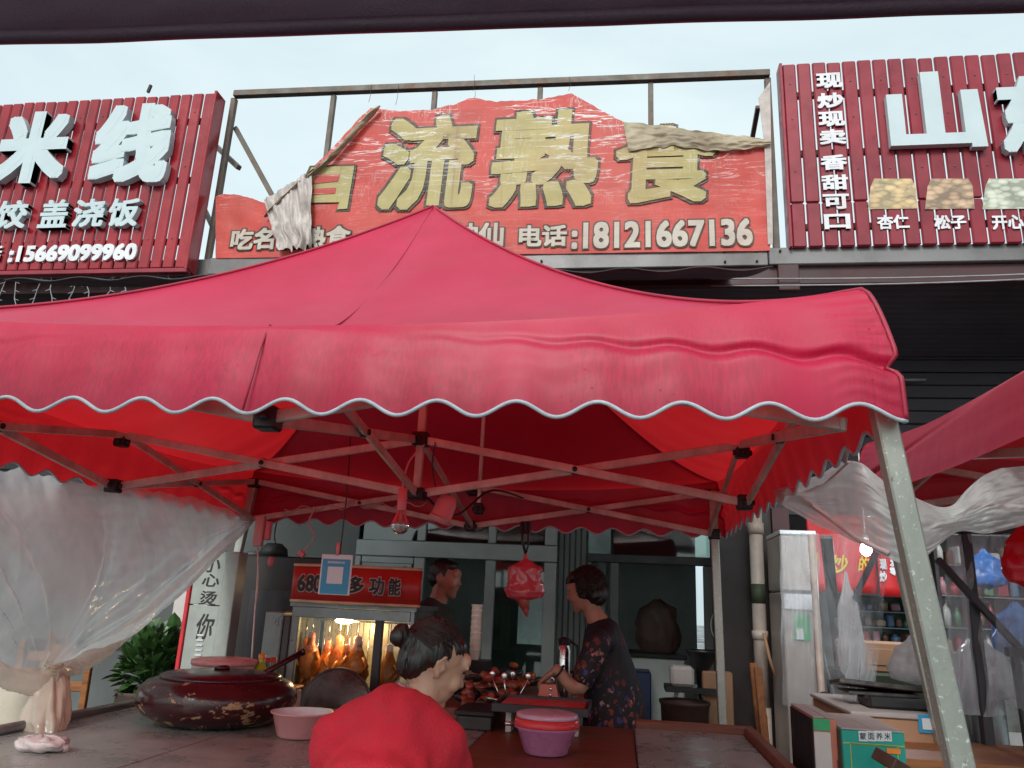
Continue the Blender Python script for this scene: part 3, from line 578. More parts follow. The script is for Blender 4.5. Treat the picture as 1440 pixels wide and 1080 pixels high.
for k, (a, c, Y_, lab) in enumerate((((1350, 430), (1445, 441), 6.0, 'short grey conduit on the dark cladding at the right'), ((1268, 534), (1302, 534), 6.7, 'small pale strip light on the dark cladding'))):
    b = MB(); b.tube([at(*a, Y_), at(*c, Y_)], .012, 8); tag(b.build('conduit', M['wire']), lab, 'conduit')
# ================================================================ TENTS (local origin: centre of the footprint on the ground)
HZ = 1.911
def ze(u): return 2.158+.082*abs(u)**2.5
def roof_z(u, r):
    z0 = lerp(2.16, ze(u), r); sag = .05*(1-u*u)*math.sin(PI*r)*r
    return z0+(3.336-2.19)*max(0, 1-r)**1.5 - sag
def sidept(s, x, y):     # front-side coords (x along, y outward) rotated for side s
    return [(x, -y), (y, x), (-x, y), (-y, -x)][s]
def make_tent(label, group):
    t = thing('market_tent', label, 'tent', (0, 0, 0), group)
    rf = MB()
    for s in range(4):
        def fn(a, r):
            u = a*2-1; x = 1.462*u*r; y = 1.462*r
            z = roof_z(u, r)
            pl = .010*nz(u*7*r+s*9, r*3, s)+.006*math.sin(u*r*34+3*nz(r*3, s))*r*r*(abs(u)**2)+.012*nz(u*2.5, r*2.2, s+4)
            e = 1-min(1, max(0, (r-.93)/.07)); pl *= e*min(1, (1-abs(u))*10)
            X_, Y_ = sidept(s, x, y); return (X_, Y_, z+pl)
        rf.grid(fn, 96, 64)
    roof = rf.build('roof_fabric', FAB, t, fix=True)
    for o_ in (roof,):
        for p_ in o_.data.polygons: p_.use_smooth = True
    per = .1875
    def hemz(x): return HZ+.0+.0185*(1-math.cos(2*PI*x/per))
    va = MB()
    for s in range(4):
        def off(x, v):
            u = min(1, abs(x)/1.5); c = .028+.592*u**1.3; fr_ = max(0, 1-u**6)
            c += .02*nz(x*1.2, s*3)*fr_*min(1, u*2.5)
            A_ = .010+.040*u*u
            if v < c: k = v/c; o = A_*k**(1.15-.55*u**4)
            else: k = (v-c)/(1-c); o = A_+(.052-A_)*k
            o -= .022*math.exp(-((v-c)/.045)**2)*(.03+.97*u*u)
            o += fr_*((.0022*min(1, v*3))*nz(x*3, v*2, s)+.0012*nz(x*16, v*2, s+2)*v+.0016*nz(x*1.3, v*5, s+7)*min(1, v*3)+.004*math.sin(min(1, v)*PI)*nz(x*2.2, s+5))
            o += .0022*math.sin(v*60+nz(x*6, 2)*3)*max(0, (u-.9)/.1)*(1 if u < .995 else 0)
            return o
        def fn(a, v):
            x = (a*2-1)*1.5; u = a*2-1; zt_ = ze(u); o = off(x, v)
            xx = x*(1.462+o)/1.5; z = lerp(zt_, hemz(x), v)
            X_, Y_ = sidept(s, xx, 1.462+o); return (X_, Y_, z)
        va.grid(fn, 288, 40)
        hb = MB(); pts = []
        for i in range(289):
            x = (i/288*2-1)*1.5; o = off(x, 1); xx = x*(1.462+o)/1.5; X_, Y_ = sidept(s, xx, 1.462+o); pts.append((X_, Y_, hemz(x)))
        hb.tube(pts, .0048, 8); hb.build('hem_piping', M['hem'], t)
    vo = va.build('valance', FAB, t)
    # seam cords along the front middle seam and along the hips
    def cord(pts, r=.0035): b = MB(); b.tube(pts, r, 6); return b.build('seam', M['seamred'], t)
    cord([(0, -1.462*r, roof_z(0, r)+.002+.0005) for r in [i/40 for i in range(41)]]+[(0, -1.462-.064*v-.012, lerp(2.16, HZ, v)) for v in (.3, .6, .98)], .0028)
    for s in range(4):
        pts = []
        for i in range(49):
            r = i/48; X_, Y_ = sidept(s, 1.462*r, 1.462*r); pts.append((X_, Y_, roof_z(1, r)+.004))
        pts = pts[:-1]
        for i in range(25):
            v = i/24; o = off(1.5, v)
            X_, Y_ = sidept(s, 1.462+o, 1.462+o); pts.append((X_, Y_, lerp(ze(1), HZ+.004, v)))
        cord(pts, .006)
    # truss
    A, HI, LO = 1.42, 2.165, 1.925
    def tb(p, q): b = MB(); b.bar(p, q, .016, .034, .003); b.build('truss_bar', M['steel'], t)
    def blk(p, w=.03, h=.03): b = MB(); b.obox(p, (w, w, h), None, .006); b.tube([Vector(p)-Vector((w+.01, 0, 0)), Vector(p)+Vector((w+.01, 0, 0))], .011, 8); b.tube([Vector(p)-Vector((0, w+.01, 0)), Vector(p)+Vector((0, w+.01, 0))], .011, 8); b.build('joint_block', M['blk'], t)
    legs = {(1, -1): .205, (-1, -1): -.05, (1, 1): .03, (-1, 1): -.20}
    cor = [(-1, -1), (1, -1), (1, 1), (-1, 1)]
    for i in range(4):
        a = Vector((*cor[i], 0))*A; c = Vector((*cor[(i+1) % 4], 0))*A; m = (a+c)/2*.985; n = (a+c).normalized()*.011
        for e in (a, c):
            tb(e+Vector((0, 0, HI))+n, m+Vector((0, 0, LO))+n); tb(e+Vector((0, 0, LO))-n, m+Vector((0, 0, HI))-n)
            blk((e+m)/2+Vector((0, 0, (HI+LO)/2)), .016, .02)
        blk(m+Vector((0, 0, HI-.035)), .028, .022); blk(m+Vector((0, 0, LO)))
        nn = Vector((-n.y, n.x, 0))
        tb(m+Vector((0, 0, HI))+nn, Vector((.02, 0, LO))+nn); tb(m+Vector((0, 0, LO))-nn, Vector((.02, 0, HI))-nn); blk(m*.5+Vector((.01, 0, (HI+LO)/2)), .016, .02)
    blk((.03, 0, HI), .035); blk((.03, 0, LO), .035, .025)
    b = MB(); b.obox((.03, 0, (LO+3.28)/2), (.016, .016, (3.28-LO)/2), None, .003); b.build('centre_mast', M['steel'], t)
    b = MB(); xb = .16; b.bar((xb-.02, .88, 1.97), (xb+.005, .75, 2.62), .02, .02, .003); b.build('roof_strut', M['steel'], t)
    blk((xb-.02, .88, 1.97), .025)
    for (sx, sy), ln in legs.items():
        ox_ = .04 if (sx, sy) == (1, -1) else 0; tp = Vector((sx*A*1.012+ox_, sy*A*1.012, HI-.10 if ox_ else HI+.02)); bt = Vector((sx*A*1.012+ox_+ln*1.15, sy*A*1.012+(-.03 if sy < 0 else 0), 0.0))
        L_ = MB(); L_.bar(tp, bt, .046, .046, .004, (0, 1, 0)); L_.build('leg', M['leg'], t)
        f_ = MB(); f_.box(bt+Vector((-.04, -.04, 0)), bt+Vector((.04, .04, .008))); f_.build('foot_plate', M['steel'], t)
        for zz in ((HI-.01, LO) if not ox_ else ()):
            k = (HI+.02-zz)/(HI+.02); c_ = tp.lerp(bt, k); s_ = MB(); s_.obox(c_, (.033, .033, .03), None, .006); s_.build('corner_bracket', M['blk'], t)
    return t
M['seamred'] = basic('seam_dark_red', (.34, .012, .04), .5)
tent = make_tent('large pink-red pop-up tent with scalloped white-edged valance over the food counter', 'red market tents')
# small white tag near the corner
b = MB(); b.obox((1.405, -1.4735, 2.135), (.014, .002, .016)); b.build('fabric_tag', M['cardw'], tent)
FAB2 = fabric_red('faded_tent_fabric', (.38, .006, .03), (.50, .014, .05), (.6, .02, .02), .22)
tent2 = dup(tent, (2.63, 2.38, .06), 'neighbouring red market tent cut off by the right edge of the photo')
tent.location = (-.907, 3.23, 0)
for o in [c for c in bpy.data.objects if c.parent == tent2]:
    if o.name.startswith('hem_piping'): bpy.data.objects.remove(o); continue
    if o.name.startswith(('valance', 'roof_fabric')):
        o.data = o.data.copy(); o.data.materials.clear(); o.data.materials.append(FAB2)
        if o.name.startswith('valance'):
            for s_ in range(4):
                for j in range(41):
                    for i in range(289):
                        x = (i/288*2-1)*1.5; o.data.vertices[s_*289*41+j*289+i].co.z = lerp(ze(x/1.5), HZ+.035+.012*nz(x*2, s_), j/40)
for o in [c for c in bpy.data.objects if c.parent == tent2 and c.name.startswith('leg')]:
    cxm = sum(v.co.x for v in o.data.vertices)/len(o.data.vertices); cym = sum(v.co.y for v in o.data.vertices)/len(o.data.vertices)
    if cxm < 0 and cym > 0:
        o.data = o.data.copy()
        for v in o.data.vertices: v.co.x += .245*(2.185-v.co.z)

# canopy the photographer stands under
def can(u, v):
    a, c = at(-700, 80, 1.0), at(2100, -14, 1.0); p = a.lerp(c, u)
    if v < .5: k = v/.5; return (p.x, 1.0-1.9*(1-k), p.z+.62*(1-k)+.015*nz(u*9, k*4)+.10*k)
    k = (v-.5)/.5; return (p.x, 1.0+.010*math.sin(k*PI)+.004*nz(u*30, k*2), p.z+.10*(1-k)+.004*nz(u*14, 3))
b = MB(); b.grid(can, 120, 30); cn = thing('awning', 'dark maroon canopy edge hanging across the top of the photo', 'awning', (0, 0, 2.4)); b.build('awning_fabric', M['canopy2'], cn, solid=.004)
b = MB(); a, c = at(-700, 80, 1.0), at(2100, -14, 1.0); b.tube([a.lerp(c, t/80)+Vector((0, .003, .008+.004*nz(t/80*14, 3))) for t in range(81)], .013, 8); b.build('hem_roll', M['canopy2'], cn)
for sx in (-1.9, 2.0):
    b = MB(); b.bar((sx, .93, 0), (sx, .93, 2.36), .04); b.build('awning_post', M['leg'], cn)
    b = MB(); b.bar((sx, -.9, 0), (sx, -.9, 2.95), .04); b.build('awning_post', M['leg'], cn)
# ================================================================ PLASTIC SHEETS
def sheet(name, top, bot, mat, label, cat, parent_loc, nu=110, nv=60, fold=.05, freq=16, conv=1.0, seed=0, group=None, fine=.012, rag=.0):
    def fn(u, v):
        a = cat_rom(top, u); c = cat_rom(bot, u); p = a.lerp(c, v)
        q = fold*(nz(u*freq+.8*nz(v*3, u*2, seed), v*1.3, seed))+fine*nz(u*freq*3, v*6, seed+2)+fold*.5*nz(u*freq*.35, v*2.2, seed+5)
        p = p+Vector((q*.8, q, 0)); p.z += fine*nz(u*9, v*5, seed+9)+rag*nz(u*40, seed)*max(0, v-.8)*5+rag*nz(u*34, seed+4)*max(0, .2-v)*5; return p
    b = MB(); b.grid(fn, nu, nv); o = b.build(name, mat); return tag(o, label, cat, group)
TZ = .95
V3 = lambda px, py, Y: tuple(at(px, py, Y))
top = [V3(-160, 640, 2.35), V3(-60, 655, 2.6), V3(0, 660, 2.75), V3(50, 664, 2.95), V3(110, 680, 3.15), V3(200, 688, 3.6), V3(265, 702, 4.05), V3(340, 728, 4.62)]
bot = [V3(-170, 800, 2.35), V3(-90, 890, 2.6), V3(-10, 950, 2.8), V3(40, 962, 2.92), V3(70, 948, 2.98), V3(108, 934, 3.2), V3(186, 882, 3.6), V3(338, 733, 4.6)]
def lsheet(u, v):
    a = cat_rom(top, u); c = cat_rom(bot, u); p = a.lerp(c, v)
    nk = Vector(at(72, 944, 2.98)); d = (p-nk); rr = d.length; ang = math.atan2(d.z, math.hypot(d.x, d.y))*3+u*9
    A_ = math.atan2(v-1.02, u-.53)
    rg = lambda f, sd: (1-2.2*abs(nz(A_*f, rr*.5+sd, sd)))
    q = (.060*nz(A_*2.2, rr*.5)+.046*rg(3.0, 3)+.020*rg(7, 7)+.006*rg(15, 11)+.006*nz(u*14, v*22, 6))*min(1, rr*2.2)
    bulge = .10*math.sin(PI*v)*(1 if u < .85 else (1-u)/.15)
    hem = max(0, (v-.86)/.14); q2 = .03*math.sin(hem*PI)*nz(u*14, 1)
    return (p.x+q*.7+bulge+q2, p.y+q-.02*hem, p.z+.02*nz(u*16, v*5, 5)+(.015*nz(u*44, 2)*(1-v)**8))
b = MB(); b.grid(lsheet, 200, 110); cur = thing('plastic_curtain', 'milky plastic curtain on the left of the tent, gathered and knotted over the counter', 'curtain', (-2.3, 3, TZ)); b.build('sheet', M['pl'], cur)
def tail(u, v):           # knotted tail hanging to the table
    a = 2*PI*u; C = cat_rom([V3(74, 934, 2.98), V3(72, 950, 2.97), V3(68, 985, 2.94), V3(64, 1020, 2.9), V3(60, 1046, 2.86)], v)
    R = interp([(0, .05), (.1, .022), (.35, .06), (.7, .085), (1, .055)], v)[0]
    k = 1+.38*nz(math.cos(a)*2.2, math.sin(a)*2.2, v*2)+.2*nz(math.cos(a)*6, math.sin(a)*6, v*3); return (C.x+R*k*math.cos(a), C.y+R*k*math.sin(a)*.7, C.z+.01*nz(u*8, v*8))
b = MB(); b.grid(tail, 48, 40); b.build('knotted_tail', M['pls'] if 'pls' in M else M['bagw'], cur)
def hemroll(u, v):
    c = cat_rom(bot, lerp(.16, .995, u)); a = 2*PI*v; r = interp([(0, .03), (.35, .045), (.5, .03), (.75, .042), (1, .010)], u)[0]; k = 1+.35*nz(math.cos(a)*1.6, math.sin(a)*1.6, u*7)+.15*nz(math.cos(a+u*30)*3, math.sin(a+u*30)*3, u*20)
    return (c.x+.07*math.sin(PI*u)*.6+r*k*math.cos(a)*.8, c.y-.015+r*k*math.cos(a)*.5, c.z+.012+r*k*math.sin(a))
b = MB(); b.grid(hemroll, 140, 22); b.build('gathered_hem', M['plh'], cur)
b = MB(); kn = at(74, 941, 2.96)
for i in range(3): b.tube([kn+Vector((.03*math.cos(t/12*2*PI), .024*math.sin(t/12*2*PI), .012*(i-1)+.006*math.sin(t))) for t in range(13)], .008, 7)
b.build('tie', M['tan'], cur)
# cream canvas bundle left of the knot
def bundle(u, v):
    a = 2*PI*u; C = cat_rom([V3(62, 950, 3.1), V3(38, 975, 3.1), V3(20, 1012, 3.05), V3(5, 1050, 3.0)], v); R = interp([(0, .04), (.25, .14), (.6, .20), (.72, .185), (.82, .215), (1, .2)], v)[0]
    k = 1+.10*nz(math.cos(a)*1.5, math.sin(a)*1.5, v*2)+.03*nz(math.cos(a)*6, math.sin(a)*6, v*4); return (C.x+R*k*math.cos(a)-.04, C.y+R*k*math.sin(a)*.6, C.z)
b = MB(); b.grid(bundle, 40, 36); tag(b.build('canvas_bundle', M['cream']), 'cream canvas side flap bundled up behind the knotted plastic', 'side flap')
def wad(u, v):
    c = atz(60, 1043, TZ+.03); t = PI*v; a = 2*PI*u; k = 1+.3*nz(math.cos(a)*2, math.sin(a)*2, v*3); return (c.x+.095*math.sin(t)*math.cos(a)*k, c.y+.05*math.sin(t)*math.sin(a)*k, TZ+.002+max(0, .022+.024*math.cos(t)*k+.008*nz(a*3, v*9)))
b = MB(); b.grid(wad, 32, 20); tag(b.build('crumpled_bag', M['bagr']), 'crumpled pale pink plastic bag lying on the counter corner', 'plastic bag')

# right-hand plastic
T2 = [V3(1085, 690, 3.1), V3(1140, 672, 2.7), V3(1192, 647, 2.3), V3(1235, 668, 2.25), V3(1290, 700, 2.35), V3(1335, 712, 2.45), V3(1372, 676, 2.5), V3(1410, 657, 2.45), V3(1475, 655, 2.4)]
B2 = [V3(1090, 705, 3.1), V3(1150, 738, 2.72), V3(1205, 762, 2.35), V3(1268, 792, 2.28), V3(1308, 778, 2.33), V3(1345, 748, 2.45), V3(1385, 750, 2.5), V3(1425, 742, 2.45), V3(1480, 725, 2.4)]
def rsheet(u, v):
    a = cat_rom(T2, u); c = cat_rom(B2, u); p = a.lerp(c, v); w = u*8-v*1.6
    q = .009*nz(w*.8, v*1.4)+.006*(1-2*abs(nz(u*5+v*3, v*5-u*3, 3)))+.0035*(1-2*abs(nz(u*13+v*5, v*12-u*6, 5)))
    return (p.x+q*.5, p.y+q*1.5-.04*math.sin(PI*v), p.z+.008*nz(u*14, v*5, 5))
b = MB(); b.grid(rsheet, 180, 60); tag(b.build('plastic_sheet', M['pl3']), 'white plastic sheet slung between the tent and its right neighbour', 'plastic sheet')
b = MB(); b.tube([V3(1195, 600, 2.15), V3(1193, 625, 2.2), V3(1188, 650, 2.26)], .006, 6); b.tube([at(1250, 778, 2.27), at(1205, 757, 2.33), at(1150, 716, 2.7), at(1108, 676, 3.0)], .008, 6); b.tube([at(1193, 650, 2.24), at(1160, 680, 2.6), at(1110, 700, 3.0)], .004, 6)
tag(b.build('tie_cord', M['pinkw']), 'thin pale cord tying the white plastic sheet to the tent valance', 'cord')
# clear hanging films
for i, (a, c, d, e, Y, lab) in enumerate((((1112, 752), (1215, 750), (1172, 1000), (1196, 985), 4.6, 'clear plastic strip hanging beside the thin white pole'), ((1205, 780), (1252, 772), (1188, 1000), (1230, 968), 4.3, 'folded clear plastic strip hanging behind the right tent leg'), ((1330, 752), (1445, 750), (1330, 1000), (1445, 1000), 3.9, 'wide clear plastic curtain under the dark frame at the right'), ((1395, 780), (1475, 745), (1404, 960), (1442, 1000), 3.6, 'crumpled clear plastic curtain under the red bag'), ((1098, 750), (1150, 750), (1100, 990), (1150, 990), 4.9, 'hazy clear film hanging in front of the off-white cabinet'))):
    sheet('clear_film', [V3(*a, Y), V3((a[0]+c[0])/2, (a[1]+c[1])/2, Y), V3(*c, Y)], [V3(*d, Y), V3((d[0]+e[0])/2, (d[1]+e[1])/2+8, Y), V3(*e, Y)], M['pl4'] if 'wide' in lab or 'hazy' in lab else M['pl2'], lab, 'plastic strip', None, 50, 50, .05, 5, seed=i*7, group='clear plastic hangings at the right stall', fine=.01)

# ================================================================ COUNTER
ct = thing('counter', 'worn steel and wood food counter under the tent', 'counter', (-.8, 3.1, 0))
LX, RX, FY, BK = -2.24, .60, 2.3, 3.93
xs = [LX+.02, atz(415, 1000, TZ).x, atz(660, 1050, TZ).x, atz(893, 1040, TZ).x]
for i in range(3):
    b = MB(); b.box((xs[i]+.002, FY, TZ-.03), (xs[i+1]-.002, BK-(0 if i != 1 else 0), TZ), .004); b.build('top_sheet', M['top'] if i < 2 else M['woodd'], ct)
b = MB(); b.box((xs[3]+.002, FY, TZ-.02), (RX-.05, BK-.05, TZ+.012), .004); b.build('top_sheet', M['top'], ct)
b = MB(); b.box((xs[3]+.004, BK-.048, TZ-.03), (RX, BK+.01, TZ+.045), .006); b.build('edge_rail', M['woodd'], ct)
b = MB(); b.box((RX-.048, FY, TZ-.03), (RX, BK-.052, TZ+.045), .006); b.build('edge_rail', M['woodd'], ct)
b = MB(); b.tube([(LX, FY, TZ+.012), (LX, BK, TZ+.012)], .022, 10); b.build('side_pipe', M['greyp'], ct)
for (x, y) in ((LX+.06, FY+.1), (LX+.06, BK-.1), (RX-.06, FY+.1), (RX-.06, BK-.1), (-.8, FY+.1), (-.8, BK-.1)):
    b = MB(); b.box((x-.02, y-.02, 0), (x+.02, y+.02, TZ-.032)); b.build('leg', M['steel'], ct)
b = MB(); b.box((LX+.05, FY+.14, .28), (RX-.05, BK-.14, .30)); b.build('lower_shelf', M['greyp'], ct)

# big lidded pot
pc = atz(291, 1018, TZ)*1; pc = Vector((atz(291, 1030, TZ).x-.075, atz(291, 1030, TZ).y+.23, TZ))
pr = (at(398, 985, pc.y)-at(185, 985, pc.y)).x/2*.95; pc.x -= .015
pot = thing('lidded_pot', 'big squat dark red pot with peeling enamel and a flat lid on the counter', 'pot', pc)
prof = [(0, .001), (.55, .001), (.72, .012), (.90, .055), (.985, .105), (1.0, .15), (.975, .195), (.89, .235), (.76, .252), (.70, .250)]
b = MB(); b.lathe([(r*pr, z*.72) for r, z in prof], pc, 72); b.build('body', M['pot'], pot)
b = MB(); b.lathe([(.70*pr, .176), (.755*pr, .179), (.765*pr, .187), (.72*pr, .196), (.45*pr, .206), (.12*pr, .213), (0, .214)], pc, 64, wob=lambda a, z: 1+.012*math.sin(a*3)); b.build('lid', M['lid'], pot)
b = MB(); b.lathe([(.0, .212), (.10*pr, .214), (.11*pr, .222), (.05*pr, .228), (0, .229)], pc, 24); b.build('lid_knob', M['lid'], pot)
# pale tub behind
tb_ = at(318, 946, 3.75); w = (at(357, 930, 3.75)-at(277, 930, 3.75)).x/2
tub = thing('plastic_tub', 'pale pinkish plastic tub standing behind the big dark pot', 'tub', (tb_.x, 3.72, TZ))
b = MB(); hz_ = at(318, 926, 3.72).z-TZ; b.lathe([(0, .002), (w*.82, .002), (w*.93, hz_-.05), (w*1.0, hz_-.045), (w*1.0, hz_-.03), (w*.95, hz_-.028)], (tb_.x, 3.72, TZ), 40); b.build('body', M['tub'], tub)
b = MB(); b.lathe([(w*.95, hz_-.027), (w*1.04, hz_-.026), (w*1.04, hz_-.006), (w*.9, hz_), (0, hz_-.004)], (tb_.x, 3.72, TZ), 40); b.build('lid', M['pinkp'], tub)
# stack of cups look: wire lattice on the board not modelled; bottles
def bottle(px, y0, y1, Y, r, body, cap, label):
    p = at(px, y1, Y); zt_ = at(px, y0, Y).z; h = zt_-TZ; t = thing('sauce_bottle', label, 'bottle', (p.x, Y, TZ), 'sauce bottles behind the pot')
    b = MB(); b.lathe([(0, .001), (r, .003), (r, h*.60), (r*.85, h*.72), (r*.42, h*.84), (r*.40, h*.93)], (p.x, Y, TZ), 18); b.build('body', M[body], t)
    b = MB(); b.lathe([(r*.47, h*.90), (r*.5, h*.91), (r*.5, h), (0, h)], (p.x, Y, TZ), 14); b.build('cap', M[cap], t)
    b = MB(); b.lathe([(r*1.015, h*.2), (r*1.015, h*.5)], (p.x, Y, TZ), 18); b.build('label', M['tan'], t)
bottle(347, 928, 960, 3.82, .028, 'bottled', 'sauce', 'dark sauce bottle with orange cap beside the pale tub')
bottle(364, 919, 960, 3.78, .034, 'bottley', 'sauce', 'yellow-green sauce bottle with orange cap, tallest of the bottles')
bottle(373, 925, 960, 3.84, .026, 'bottleg', 'redcap', 'green bottle with red cap just right of the yellow-green bottle')
bottle(381, 924, 960, 3.86, .026, 'bottleg', 'redcap', 'green bottle with red cap nearest the red ladle handle')
b = MB(); p, q = at(352, 957, 3.42), at(424, 918, 3.6); b.tube([p, q], .013, 10); b.tube([q, q+(q-p).normalized()*.012], .016, 10); tag(b.build('ladle_handle', M['lid']), 'dark red ladle handle sticking out over the pot lid', 'ladle')
# small jar with orange rim right of pot
sp = at(400, 968, 3.75); st = thing('seasoning_box', 'small orange-lidded seasoning box behind the right side of the pot', 'box', (sp.x, 3.75, TZ)); b = MB(); b.box((sp.x-.07, 3.70, TZ+.001), (sp.x+.07, 3.80, TZ+.10), .01); b.build('body', M['tub'], st); b = MB(); b.box((sp.x-.075, 3.695, TZ+.102), (sp.x+.075, 3.805, TZ+.115), .005); b.build('lid', M['sauce'], st)

# bowls
bc = atz(413, 1040, TZ); bw = (at(455, 1010, bc.y)-at(371, 1010, bc.y)).x/2; bh = .095
bowl = thing('basket_bowl', 'small pink plastic bowl with white inside, right of the dark pot', 'bowl', (bc.x, bc.y+.06, TZ)); c_ = (bc.x, bc.y+.06, TZ)
b = MB(); b.lathe([(0, .002), (bw*.68, .002), (bw*.74, .01), (bw*.93, bh-.01), (bw*1.0, bh-.006), (bw*1.01, bh), (bw*.96, bh)], c_, 64, wob=lambda a, z: 1+.006*math.sin(a*36)); b.build('body', M['pinkp'], bowl)
b = MB(); b.lathe([(bw*.955, bh-.001), (bw*.90, bh-.012), (bw*.70, .012), (0, .010)], c_, 48); b.build('inner_lining', M['cardw'], bowl)
bc = atz(765, 1066, TZ); bw = (at(813, 1030, bc.y)-at(718, 1030, bc.y)).x/2; c_ = Vector((bc.x, bc.y+.08, TZ))
bas = thing('lidded_basin', 'mauve plastic basin with red rim and translucent pink lid on the counter', 'basin', c_)
b = MB(); b.lathe([(0, .002), (bw*.60, .002), (bw*.66, .008), (bw*.88, .085), (bw*.98, .092), (bw*.99, .099)], c_, 56); b.build('body', M['basin'], bas)
b = MB(); b.lathe([(bw*.99, .1), (bw*1.0, .104), (bw*.97, .124), (bw*.93, .128)], c_, 56); b.build('rim', M['basinr'], bas)
b = MB(); b.lathe([(bw*.93, .129), (bw*.95, .131), (bw*.93, .143), (bw*.86, .146), (bw*.5, .151), (0, .152)], c_, 56); b.build('lid', M['lidc'], bas)
b = MB(); b.tube([c_+Vector((-bw*.97, 0, .097)), c_+Vector((-bw*1.25, -.02, .10))], .008, 8); b.build('handle', M['chrome'], bas)
# curved sooty wok lid leaning behind the woman
wk = at(467, 1010, 4.02); R_ = .19; WZ = at(467, 941, 4.02).z-R_
def wok(u, v):
    r = R_*v*1.0; a = 2*PI*u; return (wk.x+r*math.cos(a), 4.02+.03*v*v+.03*math.sin(a)*v, WZ+r*math.sin(a))
wt = thing('wok', 'blackened iron wok propped upright behind the woman in red', 'wok', (wk.x, 3.55, TZ)); b = MB(); b.grid(wok, 64, 16); b.build('pan', M['soot'], wt, solid=.006)
b = MB(); b.tube([wok(i/64, 1) for i in range(65)], .006, 6); b.build('rim', M['soot'], wt); b = MB(); b.box((wk.x-.14, 4.0, 0), (wk.x+.14, 4.16, WZ-R_+.015)); b.build('stand', M['dark'], wt)
# tray stand, black box, meat heap, steel bowl
def slab(px0, px1, py, Y, dY, h, z=None): a, c = at(px0, py, Y), at(px1, py, Y); return a.x, c.x
x0, x1 = at(700, 990, 3.6).x, at(826, 990, 3.6).x; zz = at(760, 998, 3.55).z
tr = thing('serving_tray', 'dark metal tray with a red lining raised above the mauve basin', 'tray', ((x0+x1)/2, 3.62, TZ))
b = MB(); b.box((x0, 3.5, zz-.01), (x1, 3.84, zz)); b.build('base', M['dsteel'], tr)
for (a, c, d, e) in ((x0, x1, 3.49, 3.499), (x0, x1, 3.841, 3.85)):
    b = MB(); b.box((a-.01, d, zz-.012), (c+.01, e, zz+.022), .002); b.build('lip', M['dsteel'], tr)
for a in (x0-.01, x1+.001):
    b = MB(); b.box((a, 3.50, zz-.012), (a+.009, 3.84, zz+.022), .002); b.build('lip', M['dsteel'], tr)
b = MB(); b.box((x0+.01, 3.51, zz+.001), (x1-.01, 3.83, zz+.012), .004); b.build('lining', M['redp'], tr)
for a in (x0+.05, x1-.05):
    b = MB(); b.box((a-.012, 3.6, TZ+.001), (a+.012, 3.7, zz-.011)); b.build('riser', M['steel'], tr)
x0, x1 = at(650, 1010, 3.72).x, at(698, 1010, 3.72).x; bx = thing('black_box', 'black box with grey front beside the woman in red', 'box', (x0, 3.72, TZ))
zz2 = at(680, 1000, 3.6).z; b = MB(); b.box((x0, 3.58, TZ+.001), (x1, 3.86, zz2-.02), .004); b.build('body', M['darkb'], bx); b = MB(); b.box((x0-.01, 3.57, zz2-.018), (x1+.01, 3.87, zz2), .003); b.build('lid', M['dark'], bx)
def heap(name, cx, cy, z, rx, ry, rz, n, mats, label, cat, sz=.035):
    t = thing(name, label, cat, (cx, cy, z))
    for i in range(n):
        a = random.random()*2*PI; r = math.sqrt(random.random()); x = cx+rx*r*math.cos(a); y = cy+ry*r*math.sin(a); zz_ = z+rz*(1-r*r)*random.random()+sz*.5
        s = [sz*random.uniform(.6, 1.5), sz*random.uniform(.5, 1.1), sz*random.uniform(.4, .8)]
        R = Matrix.Rotation(random.random()*PI, 3, 'Z') @ Matrix.Rotation(random.uniform(-.5, .5), 3, 'X')
        b = MB(); b.ell((0, 0, 0), s, None, 14, 8); b.v = [tuple(Vector((x, y, zz_))+R @ (Vector(v)*(1+.35*nz(v[0]*40+i, v[1]*40, v[2]*40)))) for v in b.v]; b.build('piece', random.choice(mats), t)
    return t
h = heap('meat_heap', at(690, 975, 4.05).x, 4.05, TZ+.05, .16, .14, .16, 60, [M['rawm'], M['rawm'], M['pinkmeat'], M['darkb']], 'heap of red cooked meat beside the woman in red', 'meat', .032)
b = MB(); hx = at(690, 975, 4.05).x; b.box((hx-.26, 3.9, TZ-.03), (hx+.42, 4.3, TZ+.045), .004); o = b.build('board', M['woodd'], h)
for k, (xx, yy) in enumerate(((hx-.22, 4.0), (hx+.38, 4.0), (hx-.22, 4.26), (hx+.38, 4.26))): b = MB(); b.box((xx-.02, yy-.02, 0), (xx+.02, yy+.02, TZ-.031)); b.build('leg', M['woodd'], h)
sb = at(716, 975, 4.0); stb = thing('steel_bowl', 'shallow stainless bowl with spoons beyond the tray', 'bowl', (sb.x, 4.0, TZ+.046)); zs = TZ+.046
b = MB(); b.lathe([(0, .002), (.06, .002), (.11, .03), (.125, .055), (.13, .056), (.115, .035), (.06, .008), (0, .007)], (sb.x, 4.0, zs), 40); b.build('body', M['chrome'], stb)
for k in range(4):
    b = MB(); a = k*1.5; b.tube([(sb.x+.03*math.cos(a), 4.0+.03*math.sin(a), zs+.012), (sb.x+.09*math.cos(a), 4.0+.06*math.sin(a), zs+.14)], .005, 6); b.ell((sb.x+.09*math.cos(a), 4.0+.06*math.sin(a), zs+.15), (.014, .006, .02)); b.build('spoon', M['chrome'], stb)
